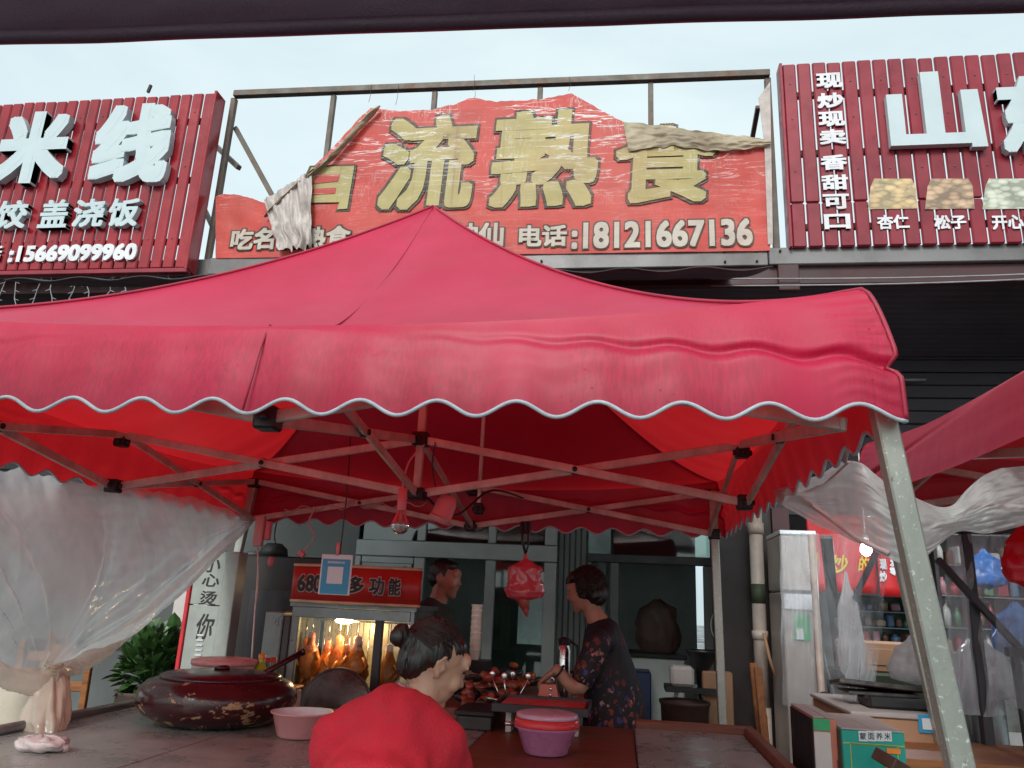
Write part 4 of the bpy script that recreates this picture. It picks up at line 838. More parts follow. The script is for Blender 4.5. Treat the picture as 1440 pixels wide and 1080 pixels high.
# board with food near window
zb = .96; fb = thing('food_stand', 'low stand by the window holding browned snacks', 'stand', (at(735, 945, 5.2).x, 5.2, 0)); fx = at(735, 945, 5.2).x
b = MB(); b.box((fx-.35, 5.0, zb-.03), (fx+.3, 5.5, zb), .004); b.build('top', M['woodd'], fb)
for xx in (-.3, .25):
    for yy in (5.05, 5.45): b = MB(); b.box((fx+xx-.02, yy-.02, 0), (fx+xx+.02, yy+.02, zb-.032)); b.build('leg', M['woodd'], fb)
heap('snack_pile', fx-.02, 5.15, zb+.001, .18, .1, .14, 22, [M['duck'], M['cardb'], M['soot']], 'pile of browned snacks on the stand by the window', 'food', .04)
# vacuum flask by the woman
tf = at(793, 940, 4.6); t = thing('vacuum_flask', 'tall shiny flask with dark top next to the woman in the floral dress', 'flask', (tf.x, 4.6, TZ+.046)); zf = .93
b = MB(); top_ = at(793, 898, 4.6).z; b.lathe([(0, zf), (.04, zf), (.042, zf+.01), (.042, top_-.06), (.03, top_-.03)], (tf.x, 4.6, 0), 20); b.build('body', M['chrome'], t); b = MB(); b.lathe([(.033, top_-.035), (.036, top_), (0, top_+.01)], (tf.x, 4.6, 0), 16); b.tube([(tf.x+.03, 4.6, top_-.01), (tf.x+.075, 4.6, top_-.04), (tf.x+.075, 4.6, top_-.16), (tf.x+.04, 4.6, top_-.18)], .008, 6); b.build('cap', M['dark'], t)
b = MB(); b.box((tf.x-.3, 4.45, .90), (tf.x+.1, 4.75, .928)); o = b.build('side_shelf', M['woodd']); tag(o, 'narrow wooden ledge carrying the shiny flask', 'shelf')

# ================================================================ ROAST OVEN
OY = 4.25
ov = thing('roast_oven', 'lit glass roast duck oven with a curved red sign band on top', 'oven', (at(490, 900, OY).x, OY, 0))
o0, o1 = at(412, 900, OY).x, at(575, 900, OY).x; om = at(531, 900, OY).x; zg0 = at(490, 962, OY).z-.12; zg1 = at(470, 866, OY).z+.02
D = .5
b = MB(); b.box((o0-.02, OY+D, .3), (o1, OY+D+.02, zg1+.02)); b.build('back_panel', M['ovw'], ov)
b = MB(); b.box((o1, OY, .3), (o1+.02, OY+D+.02, zg1+.02)); b.build('side_panel', M['greyp'], ov)
b = MB(); b.box((o0-.04, OY, zg1+.022), (o1+.03, OY+D+.03, zg1+.05)); b.build('top_panel', M['greyp'], ov)
b = MB(); b.box((o0-.02, OY, .3), (o1+.02, OY+D, zg0)); b.build('base_cabinet', M['greyp'], ov)
for a in (412, 531): xx = at(a, 900, OY).x; b = MB(); b.box((xx-.022, OY-.004, zg0+.002), (xx+.022, OY+.03, zg1+.02), .003); b.build('window_post', M['dsteel'] if a > 500 else M['greyp'], ov)
b = MB(); b.box((o0, OY-.008, zg1-.035), (o1, OY+.02, zg1+.021), .003); b.build('header_bar', M['greyp'], ov)
b = MB(); b.box((o0+.02, OY+.006, zg0+.002), (om-.022, OY+.010, zg1-.03)); b.build('glass_pane', M['glassc'], ov)
b = MB(); b.box((om+.022, OY+.006, zg0+.002), (o1, OY+.010, zg1-.03)); b.build('glass_pane', M['glassc'], ov)
b = MB(); c_ = at(482, 880, OY+.16); b.ell((c_.x, OY+.18, zg1-.05), (.055, .035, .016)); b.build('lamp', M['lamp'], ov)
lt = bpy.data.lights.new('oven_lamp_light', 'POINT'); lt.energy = 4.2; lt.color = (1, .62, .28); lt.shadow_soft_size = .04; lo = bpy.data.objects.new('oven_lamp_light', lt); COL.objects.link(lo); lo.location = (c_.x, OY+.2, zg1-.10)
b = MB()
for k in range(12): xx = lerp(o0+.03, om-.03, k/11); b.tube([(xx, OY+.30, zg1-.06), (xx, OY+.30, zg0+.02)], .003, 5)
b.build('inner_rack', M['chrome'], ov)
b = MB(); b.tube([(o0+.02, OY+.22, zg1-.05), (o1-.01, OY+.22, zg1-.05)], .006, 6); b.build('hanging_rail', M['chrome'], ov)
def duck(x, y, zt_, s, lab):
    t = thing('roast_duck', lab, 'roast duck', (x, y, zt_-.2*s), 'roast ducks hanging in the oven')
    b = MB(); b.lathe([(0, 0), (.025*s, -.01*s), (.028*s, -.07*s), (.05*s, -.11*s), (.075*s, -.17*s), (.078*s, -.23*s), (.055*s, -.29*s), (.02*s, -.32*s), (0, -.322*s)], (x, y, zt_), 24, 1, .8, lambda a, z: 1+.16*nz(math.cos(a)*2+x*9, math.sin(a)*2, z*14)); b.build('body', M['duck'], t)
    for sg in (-1, 1):
        b = MB(); b.tube([(x+sg*.05*s, y-.02, zt_-.13*s), (x+sg*.085*s, y-.035, zt_-.18*s), (x+sg*.05*s, y-.06, zt_-.22*s)], [.018*s, .014*s, .008*s], 8); b.build('wing', M['duck'], t)
        b = MB(); b.tube([(x+sg*.03*s, y, zt_-.27*s), (x+sg*.045*s, y-.03, zt_-.36*s)], [.024*s, .008*s], 8); b.build('leg', M['duck'], t)
    b = MB(); b.tube([(x, y, zt_+.0), (x, y, zg1-.055)], .003, 5); b.build('hook', M['chrome'], t)
for (px, py, s, lab) in ((444, 888, .95, 'roast duck left of the bright lamp, next to the window edge duck'), (462, 900, 1.0, 'roast duck second from the left in the lit oven'), (478, 892, .9, 'roast duck in the middle of the lit oven just left of the gap'), (508, 893, 1.05, 'roast duck with spread wings right of the gap in the oven'), (552, 905, 1.0, 'roast duck behind the narrow right pane of the oven'), (430, 897, .9, 'roast duck half hidden behind the left edge of the oven window'), (492, 905, .85, 'small roast duck set back in the middle of the oven')):
    s *= .86; duck(at(px, py, OY+.22).x, OY+.2+(.02 if px % 4 else -.03), at(px, py, OY+.22).z, s, lab)
# curved sign band on top of oven
s0, s1 = at(410, 840, OY-.02), at(592, 845, OY-.02); zc0, zc1 = at(480, 866, OY).z+.075, at(480, 822, OY).z+.012
zc0 = zg1+.055; zc1 = zc0+.185
def band(x): t = (x-s0.x)/(s1.x-s0.x); return OY-.03-.07*math.sin(PI*min(1, max(0, t)))
b = MB(); b.grid(lambda u, v: (lerp(s0.x, s1.x, u), band(lerp(s0.x, s1.x, u)), lerp(zc0, zc1, v)), 40, 1); b.build('sign_band', M['signr'], ov, solid=.006)
for z in (zc0-.004, zc1+.004): b = MB(); b.tube([(lerp(s0.x, s1.x, i/30), band(lerp(s0.x, s1.x, i/30)), z) for i in range(31)], .009, 6); b.build('sign_band_edge', M['signc'], ov)
for s, a, c in (('6', 414, 425), ('8', 427, 438), ('0', 439, 450), ('型', 454, 481), ('多', 488, 512), ('功', 519, 540), ('能', 545, 562)):
    x0 = at(a, 845, OY-.08).x; x1 = at(c, 845, OY-.08).x; zc = (zc0+zc1)/2
    for nm, off, mt, bo, dd in (('sign_character_outline', .006, 'boxw', .07, .0), ('sign_character', .010, 'ink', .03, 0)):
        text(nm, s, (x0+x1)/2, zc, (x1-x0)*(1.08 if bo > .05 else 1), .092*(1.08 if bo > .05 else 1), min(band(x0), band(x1))-off+.004, M[mt], ov, depth=.003, bold=bo)
# stainless cabinet at left of the oven
cb = thing('steel_cabinet', 'plain stainless cabinet panel standing left of the lit oven', 'cabinet', (at(392, 900, OY).x, OY, 0)); a0 = at(372, 900, OY).x
b = MB(); zk = at(392, 860, OY).z; b.box((a0, OY-.03, .0), (o0-.06, OY+.5, zk), .006); b.build('body', M['greyp'], cb)
b = MB(); b.box((o0-.058, OY-.02, 0), (o0-.022, OY+.45, zk-.02), .004); b.build('side_strip', M['siding'], cb)
textpx('scribble', '小', 386, 868, 398, 880, OY-.03, M['greyscr'] if 'greyscr' in M else M['soot'], cb, depth=.001, bold=.0)
# dark cabinets behind
dc = thing('dark_cabinet', 'tall dark cabinet between the painted board and the oven', 'cabinet', (at(400, 850, 5.0).x, 5.0, 0))
x0, x1 = at(335, 850, 5.0).x, at(452, 850, 5.0).x; zq = at(395, 782, 5.0).z
b = MB(); b.box((x0, 5.0, 0), (x1, 5.5, zq), .01); b.build('body', M['darkb'], dc); b = MB(); b.box((x0+.08, 4.985, .1), (x0+.42, 4.998, zq-.22), .004); b.build('door', M['dsteel'], dc); b = MB(); b.box((x0+.47, 4.985, .1), (x1-.05, 4.998, zq-.08), .004); b.build('door', M['dark'], dc)
for (px, w_, h_, lab, mt) in ((352, .06, .035, 'small grey adaptor lying on top of the dark cabinet, left', 'siding'), (380, .10, .09, 'dark lamp fitting on top of the dark cabinet', 'dark')):
    p = at(px, 780, 5.1); b = MB(); b.lathe([(0, 0), (w_, .001), (w_*.9, h_*.6), (w_*.5, h_), (0, h_)], (p.x, 5.15, zq), 16); tag(b.build('fitting', M[mt]), lab, 'fitting')
# painted board with brush characters
PYb = 4.42
pb = thing('painted_board', 'tall pale board with black brush characters and a red left edge', 'board', (at(300, 860, PYb).x, PYb, 0))
x0, x1 = at(275, 890, PYb).x, at(332, 890, PYb).x; zq = at(330, 777, PYb).z; zj = at(305, 852, PYb).z
x0 = at(265, 860, PYb).x; x1 = at(327, 860, PYb).x
b = MB(); b.box((x0, PYb, .05), (x1-.085, PYb+.04, zj-.003), .003); b.build('panel', M['board'], pb); b = MB(); b.box((x0, PYb, zj+.003), (x1-.085, PYb+.04, zq), .003); b.build('panel', M['board'], pb)
b = MB(); b.box((x1-.083, PYb-.01, .05), (x1, PYb+.10, zq+.005), .004); b.build('edge_post', M['board'], pb)
b = MB(); b.box((x0-.026, PYb-.012, .03), (x0-.003, PYb+.05, zq-.01), .003); b.build('red_edge', M['redp'], pb)
for s, px, py, h in (('小', 300, 793, 24), ('心', 298, 816, 18), ('烫', 294, 841, 20), ('你', 289, 881, 36)):
    textpx('brush_character', s, px-13, py-h/2, px+11, py+h/2, PYb, M['ink'], pb, depth=.002, bold=.014, shear=.12)
for k in range(5): p = at(282-k*.9, 893+k*7, PYb); b = MB(); b.box((p.x-.018, PYb-.006, p.z-.005), (p.x+.022, PYb-.001, p.z+.005)); b.build('vent_slot', M['white'], pb)
# lattice panel behind
la = thing('lattice_unit', 'pale outdoor unit with a dark lattice behind the painted board', 'air unit', (at(258, 860, 5.3).x, 5.3, 0)); x0, x1 = at(240, 870, 5.3).x, at(290, 870, 5.3).x; z0, z1 = at(258, 900, 5.3).z, at(258, 800, 5.3).z
b = MB(); b.box((x0, 5.3, 0), (x1, 5.6, z1-.15), .01); b.build('body', M['boxw'], la)
for k in range(5): b = MB(); zz_ = z1-.15+k*.05; b.box((x0, 5.31, zz_+.002), (x1, 5.33, zz_+.014)); b.build('lattice_bar', M['dark'], la)
for k in range(6): b = MB(); xx = lerp(x0, x1, k/5); b.box((xx, 5.28, z1-.148), (xx+.014, 5.30, z1+.07)); b.build('lattice_bar', M['dark'], la)

# ================================================================ LEFT BACKGROUND: chairs, plant
def wchair(label, p, rz, mt='wood'):
    t = thing('wooden_chair', label, 'chair', (0, 0, 0), 'orange wooden chairs')
    for sx in (-.19, .19):
        b = MB(); b.bar((sx, -.19, 0), (sx, -.18, .60), .035, .035, .004); b.build('leg', M[mt], t); b = MB(); b.bar((sx, .19, 0), (sx*1.0, .27, 1.16), .035, .04, .004); b.build('leg', M[mt], t)
    b = MB(); b.box((-.22, -.22, .602), (.22, .20, .635), .008); b.build('seat', M[mt], t)
    for z in (.72, .88, 1.04): b = MB(); b.box((-.17, .20+z*.055-.02, z), (.17, .20+z*.055, z+.055), .004); b.build('back_slat', M[mt], t)
    for z, y in ((.2, -.185), (.25, .20)): b = MB(); b.bar((-.175, y, z), (.175, y, z), .02, .03); b.build('stretcher', M[mt], t)
    t.location = p; t.rotation_euler = (0, 0, rz); return t
wc = wchair('orange wooden chair half hidden behind the knotted plastic, nearest the plant', (at(138, 950, 5.0).x, 5.0, 0), 2.5)
dup(wc, (at(98, 960, 4.6).x, 4.6, 0), 'orange wooden chair farther left behind the knotted plastic', 3.4)
wc2 = dup(wc, (1.0, 4.62, .0), 'orange wooden chair standing at the right end of the counter', 1.48); wc2.scale = (1.0, 1.0, 1.05)
def plant(cx, cy, zb_, n, R, H, label, seed=1):
    rnd = random.Random(seed); t = thing('potted_plant', label, 'plant', (cx, cy, 0))
    b = MB(); b.lathe([(0, .0), (.15, .0), (.20, zb_-.02), (.215, zb_), (.18, zb_), (.17, zb_-.03), (0, zb_-.03)], (cx, cy, 0), 24); b.build('pot', M['potc'], t)
    s = MB(); me = None
    for i in range(n):
        a = rnd.random()*2*PI; e = rnd.uniform(.1, 1.2); L_ = R*rnd.uniform(.5, 1.05)
        d = Vector((math.cos(a)*math.cos(e), math.sin(a)*math.cos(e), math.sin(e)*H/R)); base = Vector((cx, cy, zb_)); tip = base+d*L_
        s.tube([base, base+d*L_*.5+Vector((0, 0, .03)), tip], .003, 4)
        l = rnd.uniform(.08, .14); w_ = l*.38; dd = (d+Vector((rnd.uniform(-.5, .5), rnd.uniform(-.5, .5), rnd.uniform(-.8, .1)))).normalized(); sd_ = dd.cross(Vector((0, 0, 1))).normalized(); up_ = sd_.cross(dd)
        if i < 300:
            lb = MB(); q = [tip, tip+dd*l*.35+sd_*w_+up_*.01, tip+dd*l*.7+sd_*w_*.7, tip+dd*l-up_*.02, tip+dd*l*.7-sd_*w_*.7, tip+dd*l*.35-sd_*w_+up_*.01, tip+dd*l*.5-up_*.012]
            lb.add(q, [(0, 1, 6), (1, 2, 6), (2, 3, 6), (3, 4, 6), (4, 5, 6), (5, 0, 6)]); lb.build('leaf', M['leaf'], t)
    s.build('stems', M['leaf'], t); return t
plant(at(214, 940, 5.1).x, 5.1, .82, 280, .20, .40, 'leafy green pot plant left of the painted board')
sh = MB(); p = at(120, 905, 5.6); sh.box((p.x-.5, 5.5, p.z-.03), (p.x+.7, 5.9, p.z)); sh.box((p.x-.45, 5.6, 0), (p.x-.40, 5.7, p.z-.031)); sh.box((p.x+.6, 5.6, 0), (p.x+.65, 5.7, p.z-.031)); tag(sh.build('side_table', M['darkb']), 'low dark table behind the orange chairs at the left', 'table')

# ================================================================ HANGING THINGS
def wirepx(pts, r=.004, name='cable', mat='pinkw', lab='', grp=None):
    b = MB(); P_ = [at(x, y, Y) for x, y, Y in pts]; b.tube([cat_rom(P_, i/24) for i in range(25)], r, 6); return tag(b.build(name, M[mat]), lab, 'cable', grp)
def bulb(px, y0, y1, Y, r, label):
    a, c = at(px, y0, Y), at(px, y1, Y); h = a.z-c.z; t = thing('hanging_bulb', label, 'light bulb', (a.x, Y, c.z), 'bulbs hanging from the tent')
    b = MB(); b.lathe([(0, h), (r*.5, h-.002), (r*.52, h*.52), (r*.45, h*.50)], (a.x, Y, c.z), 20); b.build('lampholder', M['bulbp'], t)
    b = MB(); b.lathe([(r*.4, h*.52), (r*.55, h*.42), (r*.98, h*.24), (r, h*.16), (r*.8, h*.05), (r*.35, 0), (0, -.001)], (a.x, Y, c.z), 24); b.build('globe', M['bulbg'], t)
    b = MB(); b.lathe([(r*.2, h*.5), (r*.25, h*.2), (0, h*.18)], (a.x, Y, c.z), 12); b.build('filament_stem', M['bulbp'], t)
    return t
bulb(567, 686, 751, 3.0, .036, 'clear bulb in a pink holder hanging under the tent centre')
a = at(622, 722, 3.3); t = thing('lamp_socket', 'tilted pink lamp socket hanging right of the clear bulb', 'lamp socket', a)
Rr = Matrix.Rotation(.35, 3, 'Y'); b = MB(); b.lathe([(0, .085), (.03, .082), (.045, .05), (.047, -.01), (.05, -.015)], (0, 0, 0), 20); b.v = [tuple(a+Rr @ Vector(v)) for v in b.v]; b.build('cone', M['bulbp'], t)
b = MB(); b.lathe([(.051, -.018), (.053, -.04), (.03, -.042), (0, -.04)], (0, 0, 0), 20); b.v = [tuple(a+Rr @ Vector(v)) for v in b.v]; b.build('base_ring', M['pinkp'], t)
wirepx(((597, 625, 3.2), (575, 650, 3.1), (565, 690, 3.0)), .004, lab='cable feeding the clear bulb from the tent centre')
wirepx(((612, 622, 3.2), (608, 660, 3.25), (618, 705, 3.3)), .003, mat='dwire', lab='thin cable holding the tilted lamp socket')
wirepx(((493, 615, 3.3), (488, 690, 3.3), (478, 780, 3.3)), .003, mat='dwire', lab='long thin cord holding the blue card')
wirepx(((445, 712, 4.5), (434, 735, 4.45), (442, 755, 4.4), (424, 778, 4.4)), .005, lab='short curling pink cable with a plug, left of the blue card')
b = MB(); p = at(424, 779, 4.4); b.obox(p, (.022, .014, .016), Matrix.Rotation(.6, 3, 'Y'), .004); tag(b.build('plug', M['bulbp']), 'pink plug at the end of the short curling cable', 'plug')
wirepx(((362, 770, 4.4), (363, 800, 4.4), (358, 870, 4.4), (354, 930, 4.3)), .006, mat='pinkw', lab='long pale cable hanging in front of the dark cabinet')
b = MB(); p = at(365, 747, 4.4); b.box(p+Vector((-.028, -.02, -.09)), p+Vector((.028, .02, .09)), .006); tag(b.build('power_strip', M['pinkp']), 'pale pink power strip hanging above the long cable', 'power strip')
b = MB(); p = at(372, 745, 4.42); b.box(p+Vector((.008, -.02, -.06)), p+Vector((.04, .02, .05)), .006); tag(b.build('plug_adapter', M['bulbp']), 'red-pink adapter stuck into the side of the hanging power strip', 'adapter')
wirepx(((389, 735, 4.6), (386, 755, 4.6), (390, 770, 4.6)), .004, mat='dwire', lab='dark cord with a loop above the dark cabinet')
b = MB(); p = at(381, 790, 4.5); b.lathe([(0, .03), (.018, .028), (.02, -.01), (.008, -.03), (0, -.03)], p, 10); tag(b.build('plug', M['bulbp']), 'small pink plug dangling in front of the dark cabinet', 'plug')
# wires wound round the back truss
rt_ = [at(400+i*8, 716+4*math.sin(i*1.4)-i*.3, 4.62) for i in range(26)]
b = MB(); b.tube(rt_, .004, 5); tag(b.build('cable', M['pinkw']), 'pink cable wound loosely along the rear truss bars', 'cable')
# festoon cable under centre
wirepx(((600, 700, 3.25), (640, 725, 3.6), (690, 690, 4.0), (735, 700, 4.5)), .006, mat='dwire', lab='dark cable drooping behind the tent centre block')
# card
a = at(472, 808, 3.3); cw = .075; chh = .098; ca = thing('payment_card', 'blue card in a clear holder hanging in front of the oven sign', 'card', a)
sc_ = (at(494, 808, 3.3)-at(450, 808, 3.3)).x/2; hh_ = (at(472, 780, 3.3)-at(472, 837, 3.3)).z/2
b = MB(); b.obox(a, (sc_, .003, hh_), None, .002); b.build('holder', M['cardw'], ca); b = MB(); b.obox(a+Vector((0, -.0045, -.008)), (sc_*.88, .0012, hh_*.86)); b.build('print', M['card'], ca)
b = MB(); b.obox(a+Vector((0, -.0072, -.003)), (sc_*.5, .001, hh_*.42)); b.build('white_square', M['cardw'], ca)
text('small_print', '推荐使用支付宝', a.x, a.z+hh_*.60, sc_*1.1, hh_*.12, a.y-.0062, M['cardw'], ca, depth=.001, bold=.03)
b = MB(); b.tube([a+Vector((0, 0, hh_-.004)), a+Vector((0, 0, hh_+.05))], .009, 8); b.build('clip', M['bulbp'], ca)
# hanging meat bag
mbg = at(738, 815, 3.9); t = thing('meat_bag', 'pink plastic bag of meat hanging from a black hook under the tent', 'meat bag', mbg); sx_ = (at(764, 815, 3.9)-at(714, 815, 3.9)).x/2; sz_ = (at(738, 782, 3.9)-at(738, 842, 3.9)).z/2
def mb_(u, v):
    a_ = 2*PI*u; pr_ = interp([(0, .10), (.14, .13), (.24, .55), (.30, .92), (.8, 1.0), (.93, .88), (1, .0)], v)[0]; k = 1+.16*nz(math.cos(a_)*2, math.sin(a_)*2, v*3)+.10*abs(nz(math.cos(a_)*5, math.sin(a_)*5, v*7))
    return (mbg.x+sx_*pr_*k*math.cos(a_), mbg.y+.05*pr_*k*math.sin(a_), mbg.z+sz_*(1.25-2.25*v)+.008*nz(u*20, v*8))
b = MB(); b.grid(mb_, 48, 40); b.build('bag', M['pinkm'], t)
def tl_(u, v): a_ = 2*PI*u; r = .035*(1-v)**.8*(1+.2*nz(u*6, v*3)); return (mbg.x+.0+.03*v-.01+r*math.cos(a_), mbg.y+r*.6*math.sin(a_), mbg.z-sz_*.92-.085*v)
b = MB(); b.grid(tl_, 20, 12); b.build('meat_tip', M['rawm'], t)
b = MB(); b.tube([at(735, 735, 3.9), at(734, 760, 3.9), mbg+Vector((0, 0, sz_*1.2))], .007, 7); b.tube([at(742, 735, 3.9), at(743, 765, 3.9), mbg+Vector((0, 0, sz_*1.2))], .005, 7); b.build('hook', M['blk'], t)
b = MB(); p = at(739, 742, 3.95); b.obox(p, (.028, .02, .03), None, .006); b.build('hook_block', M['blk'], t)
# ================================================================ BACK WALL DETAILS
b = MB(); pv = thing('drain_pipe', 'old cream plastic drain pipe with rust and tape running up the dark pillar', 'pipe', (at(1068, 850, 6.1).x, 6.1, 0)); px_ = at(1067, 850, 6.1).x
b.tube([(px_, 6.1, .85), (px_, 6.1, 2.28)], .05, 16); b.build('upper_pipe', M['pvc'], pv); b = MB(); b.tube([(px_, 6.1, 0), (px_, 6.1, .848)], .056, 16); b.build('lower_pipe', M['pvc'], pv)
zz_ = at(1066, 835, 6.1).z; b = MB(); b.tube([(px_, 6.1, zz_-.07), (px_, 6.1, zz_+.07)], .0515, 16); b.build('green_label', M['boxdk'], pv)
b = MB(); zz_ = at(1068, 893, 6.1).z; b.tube([(px_, 6.1, zz_-.03), (px_, 6.1, zz_+.03)], .058, 16); b.build('coupling', M['pvc'], pv)
b = MB(); zz_ = at(1064, 745, 6.1).z; b.tube([(px_, 6.1, zz_-.03), (px_, 6.1, zz_+.05)], .06, 16); b.build('coupling', M['pvc'], pv)
b = MB(); p = at(1083, 920, 5.9); b.tube([at(1074, 890, 5.9), at(1082, 925, 5.9), at(1090, 950, 5.9)], .012, 6); tag(b.build('bamboo_cane', M['cardb']), 'curved pale cane leaning beside the drain pipe', 'cane')
# inside doorway: dark jacket on hook, machine, bucket, table
jx = at(925, 890, 7.6); t = thing('hanging_coat', 'dark brown coat hanging inside the doorway', 'coat', (jx.x, 7.6, 1.2))
def coat(u, v): a_ = 2*PI*u; r = interp([(0, .02), (.06, .07), (.15, .15), (.4, .19), (.8, .17), (1, .02)], v)[0]*(1+.2*nz(math.cos(a_)*2, math.sin(a_)*2, v*4)); return (jx.x+r*math.cos(a_)*1.05, 7.6+.5*r*math.sin(a_), jx.z+.30-.56*v+.02*nz(u*9, v*9))
b = MB(); b.grid(coat, 40, 30); b.build('cloth', M['brownbag'], t)
wt_ = thing('work_cabinet', 'pale green-grey cabinet standing inside the doorway under the coat', 'cabinet', (jx.x, 7.5, 0)); b = MB(); zc_ = at(915, 925, 7.4).z; b.box((jx.x-.26, 7.35, 0), (jx.x+.22, 7.85, zc_), .01); b.build('body', M['tile'], wt_); b = MB(); b.box((jx.x-.28, 7.33, zc_+.002), (jx.x+.24, 7.87, zc_+.04), .006); b.build('top', M['dark'], wt_)
b = MB(); b.box((jx.x-.02, 7.335, .35), (jx.x+.17, 7.348, .52), .002); b.build('vent_panel', M['siding'], wt_)
mc = at(965, 950, 6.3); t = thing('grinder', 'small dark meat grinder with a pale motor block in front of the doorway', 'machine', (mc.x, 6.3, 0))
b = MB(); b.box((mc.x-.12, 6.18, mc.z-.07), (mc.x+.05, 6.4, mc.z+.07), .02); b.build('motor_block', M['boxw'], t); b = MB(); b.lathe([(.0, -.2), (.03, -.2), (.05, .05), (.12, .17), (.13, .19), (.10, .19)], (mc.x+.12, 6.3, mc.z), 20); b.build('hopper', M['blk'], t)
for dx, dy in ((-.14, -.1), (.22, -.1), (-.14, .14), (.22, .14)): b = MB(); b.bar((mc.x+dx, 6.3+dy, 0), (mc.x+dx*.5, 6.3+dy*.5, mc.z-.075), .022); b.build('stand_leg', M['steel'], t)
b = MB(); b.box((mc.x-.16, 6.15, mc.z-.11), (mc.x+.24, 6.45, mc.z-.072)); b.build('stand_top', M['blk'], t)
bk = at(963, 1000, 6.0); t = thing('bucket', 'reddish plastic bucket on the floor in front of the grinder', 'bucket', (bk.x, 6.0, 0)); b = MB(); zb_ = at(963, 985, 6.0).z; b.lathe([(0, .002), (.13, .002), (.17, zb_-.03), (.18, zb_-.02), (.18, zb_), (.16, zb_-.004)], (bk.x, 6.0, 0), 32); b.build('body', M['brownbag'], t); b = MB(); b.tube([(bk.x+.17*math.cos(k/12*PI), 6.0, zb_-.02-.12*math.sin(k/12*PI)) for k in range(13)], .004, 6); b.build('handle', M['wire'], t)
bc_ = at(882, 970, 6.9); b = MB(); b.box((bc_.x-.14, 7.0, 0), (bc_.x+.2, 7.4, bc_.z+.14), .01); tag(b.build('blue_crate', M['bluec']), 'dark blue crate on the floor just inside the doorway', 'crate')
b = MB(); x_ = at(1020, 960, 6.0).x; b.box((x_-.14, 6.2, 0), (x_+.08, 6.34, at(1010, 945, 6.2).z), .01); tag(b.build('wood_panel', M['cardb']), 'pale brown board leaning beside the rear right tent leg', 'board')
b = MB(); p = at(1013, 880, 6.2); b.tube([p+Vector((.07*math.cos(k/10*PI+PI/2), 0, .11*math.sin(k/10*PI+PI/2))) for k in range(11)], .004, 5); tag(b.build('wire_loop', M['wire']), 'pale wire loop hanging left of the drain pipe', 'wire')
cpz = at(670, 880, 6.0); b = MB()
t = thing('cup_stack', 'tall stack of pale paper cups by the shop window', 'cups', (cpz.x, 6.0, .9)); 
for k in range(9): b = MB(); z_ = cpz.z-.24+k*.04; b.lathe([(.032, z_), (.045, z_+.07), (.047, z_+.075), (.044, z_+.075)], (cpz.x, 6.0, 0), 16); b.build('cup', M['tub'], t)
b = MB(); b.box((cpz.x-.12, 5.9, 0), (cpz.x+.12, 6.1, cpz.z-.242)); tag(b.build('pedestal', M['darkb']), 'dark pedestal under the stack of paper cups', 'stand')

# ================================================================ RIGHT SHOP
t = thing('cabinet', 'off-white upright cabinet with a green sticker behind the right stall', 'cabinet', (at(1120, 880, 5.6).x, 5.6, 0)); x0, x1 = at(1101, 850, 5.6).x, at(1142, 850, 5.6).x; zt1 = at(1115, 752, 5.6).z; zm = at(1115, 832, 5.6).z
b = MB(); b.box((x0, 5.6, zm+.003), (x1, 6.1, zt1), .01); b.build('upper_door', M['fridge'], t); b = MB(); b.box((x0, 5.6, 0), (x1, 6.1, zm-.003), .01); b.build('lower_door', M['fridge'], t); b = MB(); b.box((x0, 5.59, zt1+.002), (x1+.05, 6.1, zt1+.03), .004); b.build('top_trim', M['bluebag'], t) if False else b.build('top_trim', M['cardw'], t)
q0, q1 = at(1117, 900, 5.6), at(1138, 864, 5.6); b = MB(); b.box((q0.x, 5.594, q0.z), (q1.x, 5.598, q1.z)); b.build('sticker', M['green'], t); b = MB(); q0, q1 = at(1120, 899, 5.6), at(1129, 884, 5.6); b.box((q0.x, 5.588, q0.z), (q1.x, 5.592, q1.z)); b.build('white_square', M['cardw'], t)
q0, q1 = at(1103, 856, 5.6), at(1143, 831, 5.6); b = MB(); b.box((q0.x, 5.585, q0.z), (q1.x, 5.59, q1.z)); b.build('notice', M['cardw'], t); b = MB(); b.box((q0.x, 5.58, q1.z-.02), (q1.x, 5.584, q1.z)); b.build('notice_header', M['dark'], t)
# thin pale pole, dark leaning board
t = MB(); p = at(1158, 985, 4.7); t.tube([(p.x, 4.7, 0), (p.x-.012, 4.7, at(1157, 752, 4.7).z)], .02, 10); tag(t.build('pole', M['pvc']), 'thin cream pole in front of the red shop banner', 'pole')
b = MB(); p = at(1160, 982, 4.66); b.ell(p, (.04, .03, .035)); tag(b.build('tied_bag', M['dark']), 'small black bag tied near the foot of the cream pole', 'bag')
b = MB(); b.bar(at(1162, 755, 4.9), atz(1190, 1030, .5), .07, .02); tag(b.build('leaning_plank', M['dsteel']), 'dark plank leaning behind the cream pole', 'plank')
b = MB(); b.bar(at(1236, 770, 4.9), at(1200, 845, 4.9), .03, .03); tag(b.build('support_strut', M['dsteel']), 'short dark strut slanting below the lit shop lamp', 'strut')
